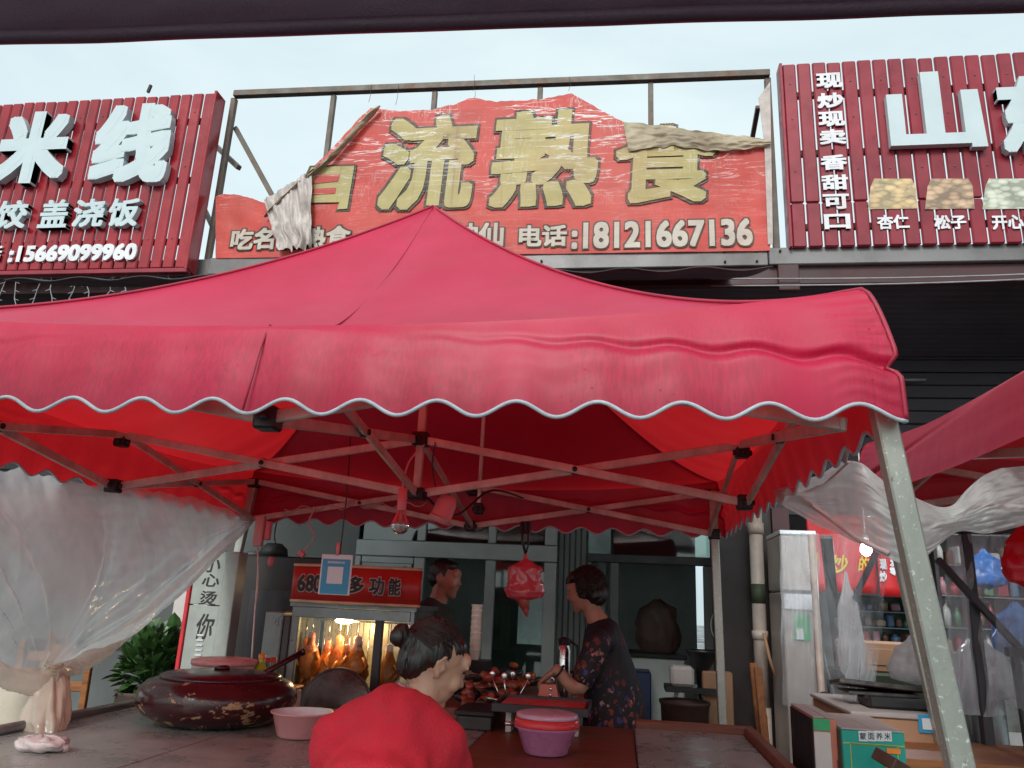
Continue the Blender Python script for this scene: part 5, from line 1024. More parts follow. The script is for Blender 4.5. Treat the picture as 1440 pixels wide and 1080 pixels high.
# red shop banner
BY2 = 6.2
t = thing('shop_banner', 'red shop banner with yellow and white characters inside the right shop', 'banner', (at(1210, 800, BY2).x, BY2, 1.9))
for (a, c, y0, y1, mt) in ((1138, 1232, 755, 834, 'bred'), (1233, 1300, 757, 837, 'bred')):
    x0, x1 = at(a, 800, BY2).x, at(c, 800, BY2).x; z0, z1 = at(1200, y1, BY2).z, at(1200, y0-30, BY2).z; o_ = 0 if a < 1200 else -.03
    b = MB(); b.grid(lambda u, v: (lerp(x0, x1, u), BY2+o_+.008*nz(u*5, v*3), lerp(z0, z1, v)), 20, 8); b.build('cloth', M[mt], t, solid=.004)
for s, a, c, y0, y1 in (('爆', 1131, 1150, 776, 806), ('炒', 1168, 1192, 780, 806), ('的', 1208, 1222, 782, 804)): textpx('yellow_character', s, a, y0, c, y1, BY2-.015, M['byel'], t, depth=.004, bold=.02, shear=.2)
for i, s in enumerate('现炒'): textpx('white_character', s, 1237, 786+i*17, 1247, 801+i*17, BY2-.045, M['white'], t, depth=.003, bold=.04)
for i, s in enumerate('批发零'): textpx('white_character', s, 1251, 774+i*12, 1261, 785+i*12, BY2-.045, M['white'], t, depth=.003, bold=.04)
# shop lamp
lp = at(1218, 772, 5.4); t = thing('shop_lamp', 'bright white bulb glowing in the right shop', 'lamp', lp); b = MB(); b.ell(lp, (.035, .035, .045)); b.build('bulb', M['bulbw'], t); b = MB(); b.lathe([(0, .09), (.02, .09), (.022, .045), (0, .045)], lp, 12); b.tube([lp+Vector((0, 0, .088)), (lp.x, lp.y, 2.6)], .004, 5); b.build('holder', M['wpl'], t)
l2 = bpy.data.lights.new('shop_lamp_light', 'POINT'); l2.energy = 7; l2.color = (.86, .93, 1); l2.shadow_soft_size = .06; l2o = bpy.data.objects.new('shop_lamp_light', l2); COL.objects.link(l2o); l2o.location = lp+Vector((0, -.12, -.05))
# glass shelf units with goods
rn = random.Random(4)
def shelf(px0, px1, y0, y1, Y, nrow, label, goods=True, mt='shelfg'):
    x0, x1 = at(px0, (y0+y1)/2, Y).x, at(px1, (y0+y1)/2, Y).x; z0, z1 = at((px0+px1)/2, y1, Y).z, at((px0+px1)/2, y0, Y).z
    t = thing('shelf_unit', label, 'shelf', ((x0+x1)/2, Y, 0)); b = MB(); b.box((x0, Y+.3, max(.01, z0-.5)), (x1, Y+.32, z1)); b.build('back_panel', M[mt], t)
    for s in (x0, x1): b = MB(); b.box((s-.012, Y, .0), (s+.012, Y+.298, z1)); b.build('upright', M['dsteel'], t)
    for k in range(nrow+1):
        z = lerp(z0, z1, k/nrow); b = MB(); b.box((x0+.014, Y, z-.008), (x1-.014, Y+.298, z)); b.build('board', M['teal'] if mt == 'shelfg' else M['greyp'], t)
        if k == nrow or not goods: continue
        x = x0+.03; hmax = (z1-z0)/nrow*.85
        while x < x1-.08:
            w_ = rn.uniform(.045, .09); h_ = hmax*rn.uniform(.5, 1); g_ = thing('snack_packet', rn.choice(['packet of snacks']), 'packet', (x, Y, z)) if False else None
            if rn.random() < .72:
                b = MB(); cpt = Vector((x+w_*.45, Y+.1, z+.002+h_*.5)); b.obox(cpt, (w_*.43, .03+.03*rn.random(), h_*.48), Matrix.Rotation(rn.uniform(-.12, .12), 3, 'Y') @ Matrix.Rotation(rn.uniform(-.4, .4), 3, 'Z'), .010)
            else:
                b = MB(); b.lathe([(0, 0), (w_*.42, .001), (w_*.45, h_*.6), (w_*.3, h_*.8), (w_*.18, h_*.85), (w_*.18, h_), (0, h_)], (x+w_*.45, Y+.09, z+.001), 12)
            o_ = b.build('packet', rn.choice(PKG)); tag(o_, PKL(label, k, nrow, o_), 'packet', 'goods on the '+label.split(' in ')[0].split(' behind ')[0]); x += w_+.008
    return t
CNT = {}
def PKL(label, k, nrow, o_):
    m = o_.data.materials[0].name.replace('package_', ''); row = (['bottom', 'middle', 'top'] if nrow == 3 else ['bottom', 'second', 'third', 'top'])[k]; sh = 'teal glass shelf' if 'teal' in label else 'crowded grey shelf'
    CNT[(sh, k)] = CNT.get((sh, k), 0)+1; od = ['', 'first', 'second', 'third', 'fourth', 'fifth', 'sixth', 'seventh', 'eighth', 'ninth', 'tenth', 'eleventh', 'twelfth', 'thirteenth', 'fourteenth'][CNT[(sh, k)]]
    return '%s packet, %s from the left on the %s board of the %s' % (m, od, row, sh)
shelf(1196, 1300, 838, 905, 6.6, 3, 'teal glass shelf unit in the right shop under the red banner')
shelf(1322, 1450, 752, 930, 6.3, 4, 'crowded grey shelf unit behind the right dark steel frame', True, 'greyp')
# dark steel frame of the neighbouring stall
t = thing('stall_frame', 'dark steel stall frame with a diagonal brace at the right edge', 'frame', (at(1360, 900, 3.9).x, 3.9, 0)); p = at(1356, 750, 3.9); x_ = p.x+.01; zt2 = p.z
b = MB(); b.box((x_-.022, 3.9, 0), (x_+.022, 3.945, zt2), .003); b.build('post', M['dsteel'], t); b = MB(); b.box((at(1335, 750, 3.9).x, 3.895, zt2+.002), (3.2, 3.95, zt2+.045), .003); b.build('top_rail', M['dsteel'], t)
b = MB(); b.bar(at(1318, 786, 3.87), at(1455, 935, 3.87)+Vector((.0, 0, 0)), .03, .03, .003); b.build('brace', M['dsteel'], t); b = MB(); b.bar(at(1426, 915, 3.84), at(1450, 1075, 3.84), .03, .03, .003); b.build('brace', M['dsteel'], t)
b = MB(); b.obox(at(1428, 917, 3.83), (.035, .02, .02)); b.build('clamp', M['blk'], t); b = MB(); b.box((3.15, 3.9, 0), (3.19, 3.94, zt2)); b.build('post', M['dsteel'], t)
# bags
def bag(c, sx, sy, sz, mt, lab, cat='carrier bag', knot=True, sd=0):
    def fn(u, v): a_ = 2*PI*u; r = interp([(0, .08), (.1, .22), (.3, .75), (.7, 1), (.9, .85), (1, 0)], v)[0]*(1+.22*nz(math.cos(a_)*2.4+sd, math.sin(a_)*2.4, v*4)); return (c.x+sx*r*math.cos(a_), c.y+sy*r*math.sin(a_), c.z+sz*(1-2*v)+.1*sz*nz(u*12, v*6, sd))
    b = MB(); b.grid(fn, 44, 36); return tag(b.build('plastic_bag', M[mt]), lab, cat)
bag(at(1440, 782, 3.4), .085, .05, .125, 'redbag', 'bright red plastic bag hanging at the right edge', sd=1)
b = MB(); b.tube([at(1437, 741, 3.4), at(1438, 750, 3.4)+Vector((0, 0, .0))], .006, 6); tag(b.build('bag_hook', M['blk']), 'hook holding the bright red bag', 'hook')
bag(at(1386, 800, 5.6), .13, .09, .13, 'bluebag', 'blue plastic bag hanging in front of the crowded shelf', sd=5)
bag(at(1432, 885, 4.6), .14, .09, .14, 'bluebag', 'pale blue bundle hanging low at the right edge', sd=9)
bag(at(1285, 928, 4.5), .13, .11, .12, 'bagw', 'hazy carrier bag full of nuts behind the right tent leg', sd=12)
bag(at(1195, 880, 4.9), .075, .03, .30, 'bagw', 'whitish hanging carrier bag between pole and tent leg', sd=15)
bag(at(1378, 940, 4.4), .16, .12, .16, 'bagw', 'big hazy bag of goods behind the dark steel post', sd=18)
# desk with gear
dz = at(1250, 995, 4.1).z
t = thing('cardboard_counter', 'pale brown stall counter with a blue-framed sticker', 'counter', (at(1250, 1030, 3.9).x, 3.9, 0)); x0, x1 = at(1200, 1020, 3.85).x, at(1322, 1020, 3.85).x
b = MB(); b.box((x0, 3.85, 0), (x1, 4.6, dz-.02), .006); b.build('body', M['cardb'], t); b = MB(); b.box((x0-.01, 3.84, dz-.018), (x1+.005, 4.62, dz), .004); b.build('top', M['cardt'], t)
q0, q1 = at(1293, 1030, 3.84), at(1313, 1006, 3.84); b = MB(); b.box((q0.x, 3.84, q0.z), (q1.x, 3.846, q1.z)); b.build('sticker', M['card'], t); b = MB(); b.box((q0.x+.014, 3.835, q0.z+.014), (q1.x-.014, 3.839, q1.z-.014)); b.build('sticker_centre', M['cardw'], t)
p = at(1262, 985, 4.05); b = MB(); b.box((p.x-.14, 4.0, dz+.001), (p.x+.12, 4.2, dz+.05), .012); tag(b.build('dark_pouch', M['blk']), 'dark padded pouch lying on the pale brown counter', 'pouch')
b = MB(); b.obox((p.x-.05, 4.2, dz+.085), (.19, .1, .012), Matrix.Rotation(-.12, 3, 'X') @ Matrix.Rotation(.06, 3, 'Y'), .005); b.box((p.x-.2, 4.1, dz+.051), (p.x+.12, 4.3, dz+.062)); tag(b.build('scale_tray', M['soot']), 'flat dark glossy tray lying above the pouch', 'tray')
p = at(1232, 925, 5.2); b = MB(); b.box((p.x-.16, 5.2, at(1232, 945, 5.2).z), (p.x+.24, 5.5, at(1232, 903, 5.2).z), .008); b.box((p.x-.08, 5.19, at(1232, 935, 5.2).z), (p.x+.1, 5.199, at(1232, 912, 5.2).z), .002); tag(b.build('open_carton', M['cardb']), 'open brown carton below the teal glass shelf', 'carton')
z_ = at(1232, 945, 5.2).z; b = MB(); b.box((p.x-.2, 5.0, .3), (p.x+.5, 5.6, z_-.002), .006); tag(b.build('display_table', M['boxdk']), 'dark display table carrying the brown carton', 'table')
# nuts sacks at right low: steel bins
for (a, c, y0, lab) in ((1335, 1384, 968, 'tall steel bin behind the right tent leg, left one'), (1388, 1440, 968, 'tall steel bin at the right edge, right one')):
    x0, x1 = at(a, 1000, 4.2).x, at(c, 1000, 4.2).x; b = MB(); r = (x1-x0)/2; cx_ = (x0+x1)/2; b.lathe([(0, .002), (r, .002), (r, at(a, y0, 4.2).z), (r*.96, at(a, y0, 4.2).z), (r*.95, at(a, y0, 4.2).z-.05)], (cx_, 4.4, 0), 32); tag(b.build('steel_bin', M['greyp']), lab, 'bin', 'steel bins in the right stall')
b = MB(); p = at(1350, 1072, 3.4); b.box((at(1262, 1072, 3.4).x, 3.4, p.z-.05), (2.3, 3.95, p.z)); 
for xx in (at(1275, 1072, 3.4).x, 2.2):
    for yy in (3.45, 3.9): b.box((xx-.02, yy-.02, 0), (xx+.02, yy+.02, p.z-.05))
tag(b.build('wooden_bench', M['wood']), 'orange wooden bench edge at the bottom right', 'bench')
# cartons in the foreground
def carton(name, pA, pB, Yf, D_, zlo, mat_f, mat_t, label, ang=0):
    x0, x1 = at(pA[0], pA[1], Yf).x, at(pB[0], pB[1], Yf).x; z1 = at((pA[0]+pB[0])/2, pA[1], Yf).z
    t = thing(name, label, 'carton', ((x0+x1)/2, Yf, zlo)); b = MB(); b.box((x0, Yf, zlo), (x1, Yf+D_, z1-.006), .003); b.build('body', M[mat_f], t)
    b = MB(); b.box((x0, Yf, z1-.005), ((x0+x1)/2-.001, Yf+D_, z1), .001); b.build('flap', M[mat_t], t); b = MB(); b.box(((x0+x1)/2+.001, Yf, z1-.005), (x1, Yf+D_, z1), .001); b.build('flap', M[mat_t], t); return t, x0, x1, z1
Yc = 3.0
t, x0, x1, z1 = carton('teal_carton', (1183, 1026), (1271, 1026), Yc, .42, .45, 'boxteal', 'cardt', 'teal printed carton with white label squares in front of the stall counter')
b = MB(); b.box((x0-.004, Yc+.002, .45), (x0-.001, Yc+.41, z1-.01)); b.build('side_print', M['boxdk'], t); b = MB(); b.box((x0-.008, Yc+.05, .6), (x0-.005, Yc+.26, z1-.11)); b.build('side_patch', M['boxpink'], t)
for i, s in enumerate('蒙面养米'): 
    c_ = at(1213+i*11.5, 1035, Yc); b = MB(); b.box((c_.x-.0135, Yc-.004, c_.z-.016), (c_.x+.0135, Yc-.001, c_.z+.016)); b.build('label_square', M['cardw'], t); text('label_character', s, c_.x, c_.z, .021, .022, Yc-.004, M['ink'], t, depth=.001, bold=.01)
zl = at(1225, 1046, Yc).z; b = MB(); b.box((x0+.002, Yc-.003, zl-.004), (x1-.002, Yc-.001, zl)); b.build('line_print', M['lime'], t)
q0, q1 = at(1197, 1078, Yc), at(1262, 1049, Yc); 
for (xa, xb, za, zb2) in ((q0.x, q1.x, q1.z-.004, q1.z-.001), (q0.x, q0.x+.003, .5, q1.z-.004), (q1.x-.003, q1.x, .5, q1.z-.004)): b = MB(); b.box((xa, Yc-.003, za), (xb, Yc-.001, zb2)); b.build('frame_print', M['lime'], t)
q = at(1253, 1073, Yc); b = MB(); b.box((q.x-.02, Yc-.006, .6), (q.x+.02, Yc-.0035, q.z+.015)); b.build('yellow_print', M['yellow'], t)
q = at(1256, 1056, Yc); b = MB(); b.box((q.x-.022, Yc-.006, q.z-.008), (q.x+.022, Yc-.0035, q.z+.008)); b.build('orange_print', M['sauce'], t)
t, x0, x1, z1 = carton('pink_carton', (1143, 1008), (1176, 1008), 3.05, .38, .45, 'boxpink', 'cardt', 'salmon and white printed carton left of the teal carton')
b = MB(); b.box((x0, 3.046, .45), (x0+.055, 3.049, z1-.05)); b.build('white_panel', M['boxw'], t); b = MB(); b.box((x0, 3.046, z1-.045), (x0+.055, 3.049, z1-.007)); b.build('green_panel', M['green'], t)
b = MB(); b.box((x0-.004, 3.052, .45), (x0-.001, 3.42, z1-.01)); b.build('side_print', M['dark'], t)
b = MB(); b.box((at(1110, 1070, 3.0).x, 2.95, .0), (at(1290, 1070, 3.0).x, 3.82, .448), .004); tag(b.build('low_table', M['darkb']), 'low dark table under the printed cartons', 'table')
b = MB(); p = at(1255, 1075, 2.8); b.obox(at(1262, 1078, 2.85), (.06, .05, .02), Matrix.Rotation(.5, 3, 'Y') @ Matrix.Rotation(.4, 3, 'Z'), .003); tag(b.build('dark_packet', M['brownbag']), 'dark brown packet in front of the teal carton', 'packet')

# ================================================================ PEOPLE
def remesh(mb, name, mat, parent, vox=.008, smooth=3):
    me = mb.mesh(name+'_src'); o = bpy.data.objects.new('tmp', me); COL.objects.link(o)
    md = o.modifiers.new('r', 'REMESH'); md.mode = 'VOXEL'; md.voxel_size = vox; md.use_smooth_shade = True
    s = o.modifiers.new('s', 'SMOOTH'); s.factor = .5; s.iterations = smooth
    dg = bpy.context.evaluated_depsgraph_get(); ne = bpy.data.meshes.new_from_object(o.evaluated_get(dg)); bpy.data.objects.remove(o); bpy.data.meshes.remove(me)
    ne.name = name; ne.materials.clear(); ne.materials.append(mat); return link(name, ne, None, parent)
def limb(mb, pts, rs, n=16):
    P_ = [Vector(p) for p in pts]; K = (len(P_)-1)*5; c = [cat_rom(P_, i/K) for i in range(K+1)]; r = []
    for i in range(K+1): x = i/K*(len(rs)-1); j = min(int(x), len(rs)-2); r.append(lerp(rs[j], rs[j+1], x-j))
    mb.tube(c, r, n); mb.ell(c[0], (r[0],)*3, None, 12, 8); mb.ell(c[-1], (r[-1],)*3, None, 12, 8)
def frame(fwd, up=(0, 0, 1)):
    f = Vector(fwd).normalized(); r = f.cross(Vector(up)).normalized(); u = r.cross(f); return Matrix((r, f, u)).transposed()
def head(mb, C, Rm, s=1.0, nose=1):
    C = Vector(C); P = lambda a, b, c: C+Rm @ Vector((a*s, b*s, c*s))
    def E(p, r): mb.ell(P(*p), [x*s for x in r], Rm, 20, 14)
    E((0, -.012, .025), (.073, .092, .090)); E((0, .028, -.01), (.062, .066, .085)); E((0, .038, -.055), (.050, .050, .048)); E((0, .066, -.090), (.022, .022, .018))
    E((0, .088, .005), (.010, .014, .030)); E((0, .099, -.014), (.014, .015, .012)); E((0, .082, -.045), (.022, .012, .008)); E((0, .080, -.056), (.020, .012, .008)); E((0, .074, .045), (.05, .022, .03))
    for sg in (-1, 1): E((sg*.036, .066, -.022), (.026, .024, .028)); E((sg*.072, -.006, -.006), (.007, .016, .027)); E((sg*.076, .006, -.006), (.006, .006, .008)); E((sg*.073, -.002, -.030), (.007, .009, .009)); mb.tube([P(sg*(.079+.004*math.sin(t_/10*PI)), .004-.022*math.sin(t_/10*PI)-.004, .024-.046*t_/10+.004*math.cos(t_/10*PI)) for t_ in range(11)], [.0045*s]*11, 8); mb.tube([P(sg*.078, -.006, .012), P(sg*.079, -.010, .0), P(sg*.077, -.004, -.014)], [.003*s]*3, 6); E((sg*.030, .082, .032), (.022, .009, .008))
def hand(mb, W_, Rm, s=1.0, curl=.9, side=1):
    """W_ wrist, Rm columns: x = thumb side, y = fingers' direction, z = back of the hand"""
    P = lambda a, b, c: W_+Rm @ Vector((a*s*side, b*s, c*s))
    mb.ell(P(0, .048, 0), (.041*s, .052*s, .016*s), Rm, 14, 10)
    for x, L_ in ((.030, .074), (.010, .082), (-.010, .076), (-.029, .060)):
        p = [Vector((x, .085, 0))]; a_ = .25*curl
        for f_, q_ in ((.45, 0), (.32, 1), (.26, 2)): p.append(p[-1]+Vector((0, math.cos(a_), -math.sin(a_)))*L_*f_); a_ += curl*.85
        limb(mb, [P(*v) for v in p], [.0095*s, .0088*s, .008*s, .0068*s], 10)
    p = [Vector((.032, .02, -.004)), Vector((.056, .045, -.016)), Vector((.060, .072, -.03)), Vector((.050, .094, -.04))]; limb(mb, [P(*v) for v in p], [.014*s, .012*s, .0105*s, .008*s], 10)
def hairshell(C, Rm, s, extra, name='hair', vox=.006, parent=None, puff=1.0, amp=.004):
    mb = MB(); P = lambda a, b, c: Vector(C)+Rm @ Vector((a*s, b*s, c*s))
    for p, r in extra: mb.ell(P(*p), [x*s for x in r], Rm, 22, 16)
    o = remesh(mb, name, M['hair'], parent, vox, 2)
    for v in o.data.vertices:
        k = nz(v.co.x*45, v.co.y*60, v.co.z*8)+.8*nz(v.co.x*120, v.co.y*140, v.co.z*14); v.co += v.normal*k*amp
    return o

def strands(C, Rm, s, parent, n, tgt=(0, -1, .12), rad=(.081, .092, .090), cen=(0, -.028, .036), r=.0010, seed=2, zmin=-.25, curl=0):
    rnd = random.Random(seed); mb = MB(); C = Vector(C); tg = Vector(tgt).normalized()
    for i in range(n):
        d = Vector((rnd.gauss(0, 1), rnd.gauss(0, 1), rnd.gauss(0, 1))).normalized()
        if d.z < zmin-.5*min(0, d.y) or (d.y > .45 and d.z < .75): continue
        k = rnd.uniform(1.0, 1.035); pts = []
        for j in range(7):
            t = j/6
            if curl: q = d+Vector((math.sin(t*7+i), math.cos(t*6+i*2), math.sin(t*5+i*3)))*.16*curl; q.normalize(); kk = k+curl*(.10*math.sin(t*PI)+.05*nz(i*1.7, t*3)+.02)
            else: q = d.lerp(tg, t*.93).normalized(); kk = k+.012*math.sin(t*PI)*rnd.random()
            pts.append(C+Rm @ Vector(((q.x*rad[0]*kk+cen[0])*s, (q.y*rad[1]*kk+cen[1])*s, (q.z*rad[2]*kk+cen[2])*s)))
        mb.tube(pts, [r, r, r, r, r, r, r*.4], 3, False)
    o = mb.build('hair_strands', M['hair2'], parent); tag(o, kind='stuff'); return o
# --- woman in red, seen from behind
Hc = at(612, 934, 2.08)
pr1 = thing('person', 'woman in a red top seen from behind, dark hair in a small bun', 'person', (Hc.x, Hc.y, 0))
HR = frame((.78, .46, -.46)); hs_ = .86
nb0 = at(576, 988, 2.04); sh = at(549, 1030, 2.0); pel = Vector((sh.x+.0, 1.90, .88)); ax = Vector((.97, .20, 0)).normalized()*.128
hd = lambda a, b, c: Hc+HR @ Vector((a*hs_, b*hs_, c*hs_))
body = MB(); head(body, Hc, HR, hs_)
limb(body, [hd(0, -.035, -.03), Hc.lerp(nb0, .55)+Vector((.012, 0, -.008)), nb0+Vector((0, 0, -.02))], [.047, .043, .050])
limb(body, [sh+Vector((.0, 0, -.0)), sh+Vector((0, -.01, -.14)), pel+Vector((0, 0, .12)), pel], [.09, .125, .125, .14], 20)
for sg in (1, -1):
    S = sh+ax*sg+Vector((0, 0, -.03)); Ee = S+Vector((.03*sg, .16, -.20)); Wr = Ee+Vector((-.02*sg, .20, .02)); limb(body, [S, Ee, Wr], [.060, .045, .030]); hand(body, Wr, frame((-.1*sg, .95, -.15)), .95, .7, sg)
    hp = pel+ax*sg*.6; limb(body, [hp, hp+Vector((.0, .02, -.42)), hp+Vector((.0, 0, -.82))], [.10, .062, .042]); limb(body, [hp+Vector((0, 0, -.82)), hp+Vector((.0, .12, -.845))], [.035, .03])
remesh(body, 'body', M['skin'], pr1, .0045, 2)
cl = MB()
limb(cl, [sh+Vector((.0, 0, .0)), sh+Vector((0, -.01, -.14)), pel+Vector((0, 0, .12)), pel+Vector((0, 0, -.12))], [.112, .150, .150, .17], 24)
limb(cl, [sh+ax*1.0+Vector((0, 0, -.022)), sh+Vector((.0, 0, .028)), sh-ax*1.0+Vector((0, 0, -.022))], [.064, .082, .064], 20)
limb(cl, [nb0+Vector((-.02, -.0, -.028)), sh+Vector((.01, 0, .0))], [.064, .11])
for sg in (1, -1):
    S = sh+ax*sg+Vector((0, 0, -.035)); Ee = S+Vector((.03*sg, .16, -.20)); limb(cl, [S, Ee, Ee+Vector((-.01*sg, .12, .01))], [.067, .06, .052])
co_ = remesh(cl, 'red_top', M['redcl'], pr1, .008, 6)
for v in co_.data.vertices:
    q = v.co; fold_ = max(0, nz(q.x*5+3, q.y*4, q.z*5)); k = .008*nz(q.x*9+q.z*6, q.y*7, q.z*11)+.006*nz(q.x*24, q.y*20, q.z*14)+.018*(1-2*abs(nz(q.x*13-q.z*9, q.y*8, q.z*4)))*fold_; v.co += v.normal*k
tr_ = MB()
for sg in (1, -1): hp = pel+ax*sg*.6; limb(tr_, [pel+Vector((0, 0, -.02)), hp+Vector((.0, 0, -.1)), hp+Vector((.0, .02, -.42)), hp+Vector((0, 0, -.78))], [.155, .12, .085, .068])
remesh(tr_, 'trousers', M['trous'], pr1, .012, 4)
for sg in (1, -1): hp = pel+ax*sg*.6; s_ = MB(); s_.ell(hp+Vector((.0, .05, -.842)), (.048, .12, .036)); s_.build('shoe', M['shoe'], pr1)
cc_ = MB(); ndir = (nb0-Hc).normalized(); nx_ = ndir.cross(Vector((0, 1, 0))).normalized(); ny_ = ndir.cross(nx_); nb_ = nb0-ndir*.022
def colr(u, v): a_ = 2*PI*u; r = .050+.020*v+.003*math.sin(a_*5); return nb_+ndir*.045*v+(nx_*math.cos(a_)+ny_*math.sin(a_))*r
cc_.grid(colr, 40, 6); cc_.build('collar', M['collar'], pr1, solid=.004)
hairshell(Hc, HR, hs_, [((0, -.030, .040), (.079, .090, .084)), ((0, -.058, -.012), (.068, .060, .070)), ((0, .016, .066), (.064, .052, .036)), ((0, -.040, .090), (.055, .06, .03)), ((0, -.112, .020), (.022, .026, .020)), ((.0, -.140, .018), (.026, .028, .034)), ((.0, -.142, .028), (.022, .024, .028)), ((-.055, -.03, .03), (.028, .05, .05)), ((.055, -.03, .03), (.028, .05, .05))], parent=pr1, amp=.005)
strands(Hc, HR, hs_, pr1, 1500)
hb3 = MB()
for k in range(14):        # loose strands at the nape
    a_ = -1.1+2.2*k/13; p0 = hd(.05*math.sin(a_), -.10, -.03); hb3.tube([p0, p0+Vector((.004*math.sin(k*3), -.006, -.02)), p0+Vector((.01*math.sin(k*5), -.002, -.045))], [.0022, .0016, .0006], 5)
hb3.build('loose_hair', M['hair'], pr1)
eb = MB()
for sg in (-1, 1): eb.ell(hd(sg*.030, .083, .018), (.012, .004, .004), HR)
eb.build('eyes', M['eyem'], pr1)

# --- woman in the dark floral dress
Wc = at(822, 832, 4.3); fx_ = Vector((-1, .12, -.28))
p2 = thing('person', 'woman in a dark floral dress with curly black hair reaching over the counter', 'person', (Wc.x, Wc.y, 0)); WR = frame(fx_)
body = MB(); head(body, Wc, WR, .93); nk = Wc+Vector((.045, 0, -.10)); ch = Vector((Wc.x+.115, Wc.y, 1.30)); pv_ = Vector((Wc.x+.165, Wc.y, .92))
limb(body, [Wc+Vector((.02, 0, -.03)), nk, nk+Vector((.05, 0, -.08))], [.054, .050, .06]); limb(body, [ch+Vector((0, 0, .03)), ch+Vector((.02, 0, -.12)), pv_], [.09, .11, .12], 20)
S1 = ch+Vector((-.03, -.16, .02)); E1 = Vector((Wc.x-.01, Wc.y-.20, 1.10)); W1 = at(783, 950, 4.08)+Vector((.0, 0, .03)); limb(body, [S1, E1, W1], [.050, .040, .026]); hand(body, W1, frame((-.75, .1, -.6)), 1, 1.0, 1)
S2 = ch+Vector((-.0, .16, .02)); E2 = S2+Vector((-.06, .05, -.27)); W2 = E2+Vector((-.18, -.03, -.10)); limb(body, [S2, E2, W2], [.058, .045, .03]); hand(body, W2, frame((-1, 0, -.2)), 1, .7, -1)
for sg in (-1, 1): hp = pv_+Vector((0, .09*sg, 0)); limb(body, [hp, hp+Vector((-.02, 0, -.42)), hp+Vector((.01, 0, -.85))], [.06, .062, .04]); limb(body, [hp+Vector((.01, 0, -.86)), hp+Vector((-.12, 0, -.885))], [.035, .03])
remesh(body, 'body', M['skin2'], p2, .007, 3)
dr = MB(); limb(dr, [ch+Vector((-.01, 0, .03)), ch+Vector((.01, 0, -.12)), pv_+Vector((0, 0, .1)), pv_+Vector((-.0, 0, -.1)), pv_+Vector((0, 0, -.42))], [.110, .140, .150, .175, .21], 28)
limb(dr, [ch+Vector((0, -.12, .03)), ch+Vector((.0, 0, .065)), ch+Vector((0, .12, .03))], [.062, .078, .062])
limb(dr, [S1+Vector((0, 0, 0)), S1.lerp(E1, .75)], [.066, .062]); limb(dr, [S2, S2.lerp(E2, .75)], [.066, .062]); limb(dr, [nk+Vector((.035, 0, -.065)), ch+Vector((0, 0, .05))], [.06, .09])
o_ = remesh(dr, 'floral_dress', M['floral'], p2, .012, 5)
for v in o_.data.vertices: q = v.co; v.co += v.normal*.012*nz(q.x*8, q.y*8, q.z*4)
hairshell(Wc, WR, .93, [((0, -.035, .045), (.088, .092, .092)), ((0, -.06, -.03), (.078, .068, .07)), ((0, .02, .085), (.07, .062, .045)), ((.0, .055, .075), (.05, .04, .032)), ((.055, -.01, .01), (.035, .05, .055)), ((-.055, -.01, .01), (.035, .05, .055))], parent=p2, amp=.006)
for sg in (-1, 1): hp = pv_+Vector((0, .09*sg, 0)); s_ = MB(); s_.ell(hp+Vector((-.06, 0, -.885)), (.12, .045, .035)); s_.build('shoe', M['shoe'], p2)
bc2 = MB(); q = W1.lerp(E1, .12); d_ = (E1-W1).normalized(); a1 = d_.orthogonal().normalized(); a2 = d_.cross(a1); bc2.tube([q+(a1*math.cos(k/16*2*PI)+a2*math.sin(k/16*2*PI))*.034 for k in range(17)], .005, 6); bc2.build('bracelet', M['dark'], p2)
strands(Wc, WR, .93, p2, 1100, rad=(.090, .094, .098), cen=(0, -.03, .03), r=.0022, seed=5, curl=1.2, zmin=-.6)
# what she holds: dull red pitcher-like bag
hb_ = W1+Vector((-.045, 0, -.06)); t = thing('handled_bag', 'dull red handled bag gripped by the woman in the floral dress', 'bag', hb_+Vector((0, 0, -.16)))
b = MB(); b.prism([(hb_.x-.06, hb_.z-.15), (hb_.x+.08, hb_.z-.15), (hb_.x+.045, hb_.z-.01), (hb_.x-.03, hb_.z-.01)], hb_.y-.045, hb_.y+.045); b.build('body', M['boxpink'], t); b = MB(); b.tube([hb_+Vector((-.02, 0, -.01)), hb_+Vector((-.018, 0, .018)), hb_+Vector((.03, 0, .018)), hb_+Vector((.035, 0, -.01))], .007, 8); b.build('handle', M['chrome'], t)
for k in range(4): b = MB(); b.ell(hb_+Vector((.02, -.047, -.03-.028*k)), (.008, .004, .008)); b.build('stud', M['chrome'], t)

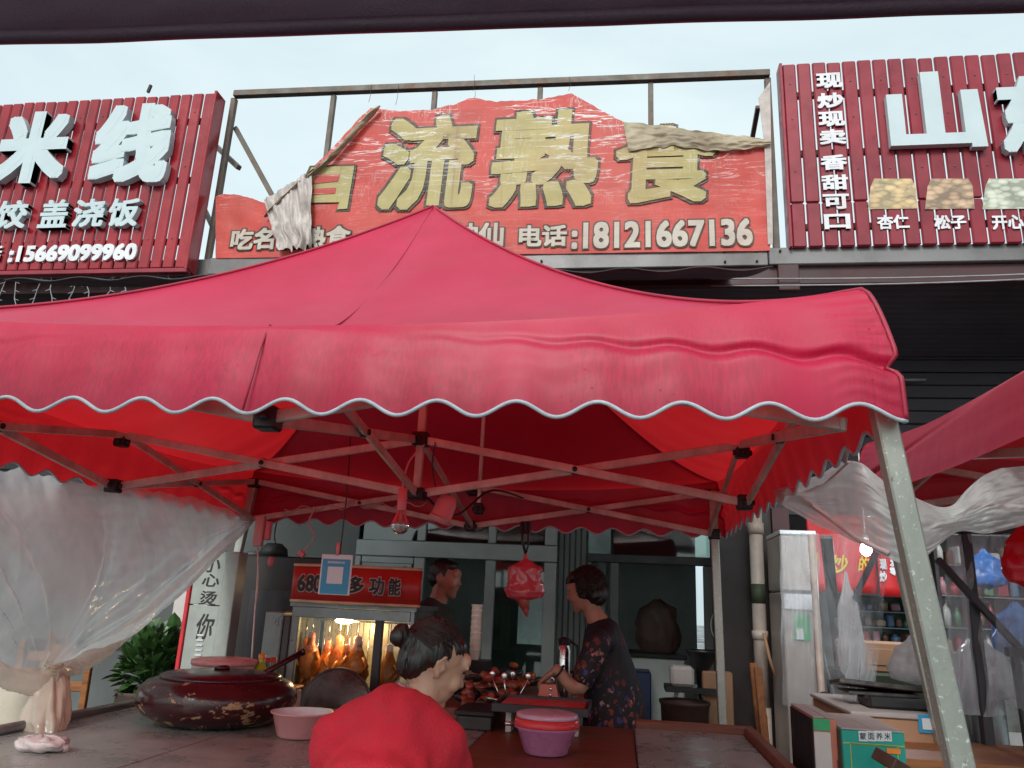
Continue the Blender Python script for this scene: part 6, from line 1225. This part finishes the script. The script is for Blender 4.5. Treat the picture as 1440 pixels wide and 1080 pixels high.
# --- man by the window
Mc = at(626, 815, 4.9); p3 = thing('person', 'man in a dark green shirt standing by the shop window, facing right', 'person', (Mc.x, Mc.y, 0)); MR = frame((.97, -.2, -.1))
body = MB(); head(body, Mc, MR, 1.03); nk = Mc+Vector((-.03, 0, -.11)); ch = Vector((Mc.x-.07, Mc.y, Mc.z-.29)); pv_ = Vector((Mc.x-.06, Mc.y, .93))
limb(body, [Mc+Vector((-.01, 0, -.03)), nk, nk+Vector((-.03, 0, -.08))], [.06, .058, .07]); limb(body, [ch, ch+Vector((0, 0, -.15)), pv_], [.14, .145, .14], 20)
for sg in (-1, 1):
    S = ch+Vector((-.05*sg*0, .18*sg, .04)); Ee = S+Vector((.02, .03*sg, -.28)); Wr = Ee+Vector((.2, -.05*sg, -.04)); limb(body, [S, Ee, Wr], [.065, .048, .032]); hand(body, Wr, frame((1, 0, -.1)), 1.05, .7, sg)
    hp = pv_+Vector((0, .09*sg, 0)); limb(body, [hp, hp+Vector((.02, 0, -.42)), hp+Vector((0, 0, -.86))], [.105, .065, .045]); limb(body, [hp+Vector((0, 0, -.87)), hp+Vector((.13, 0, -.89))], [.037, .032])
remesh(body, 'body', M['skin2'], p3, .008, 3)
st_ = MB(); limb(st_, [ch+Vector((0, 0, .02)), ch+Vector((0, 0, -.15)), pv_+Vector((0, 0, .0))], [.155, .165, .165], 24); limb(st_, [ch+Vector((0, -.15, .06)), ch+Vector((0, 0, .10)), ch+Vector((0, .15, .06))], [.08, .085, .08]); limb(st_, [nk+Vector((-.02, 0, -.06)), ch+Vector((0, 0, .06))], [.068, .1])
for sg in (-1, 1): S = ch+Vector((0, .18*sg, .03)); Ee = S+Vector((.02, .03*sg, -.26)); limb(st_, [S, Ee], [.085, .07])
remesh(st_, 'shirt', M['grcl'], p3, .012, 5)
tr_ = MB()
for sg in (-1, 1): hp = pv_+Vector((0, .09*sg, 0)); limb(tr_, [pv_, hp+Vector((0, 0, -.08)), hp+Vector((.02, 0, -.42)), hp+Vector((0, 0, -.82))], [.15, .12, .085, .07])
remesh(tr_, 'trousers', M['trous'], p3, .014, 4)
for sg in (-1, 1): hp = pv_+Vector((0, .09*sg, 0)); s_ = MB(); s_.ell(hp+Vector((.06, 0, -.892)), (.13, .05, .038)); s_.build('shoe', M['shoe'], p3)
hairshell(Mc, MR, 1.03, [((0, -.024, .040), (.078, .092, .086)), ((0, -.05, .0), (.070, .058, .06)), ((0, .025, .082), (.06, .05, .032))], parent=p3)
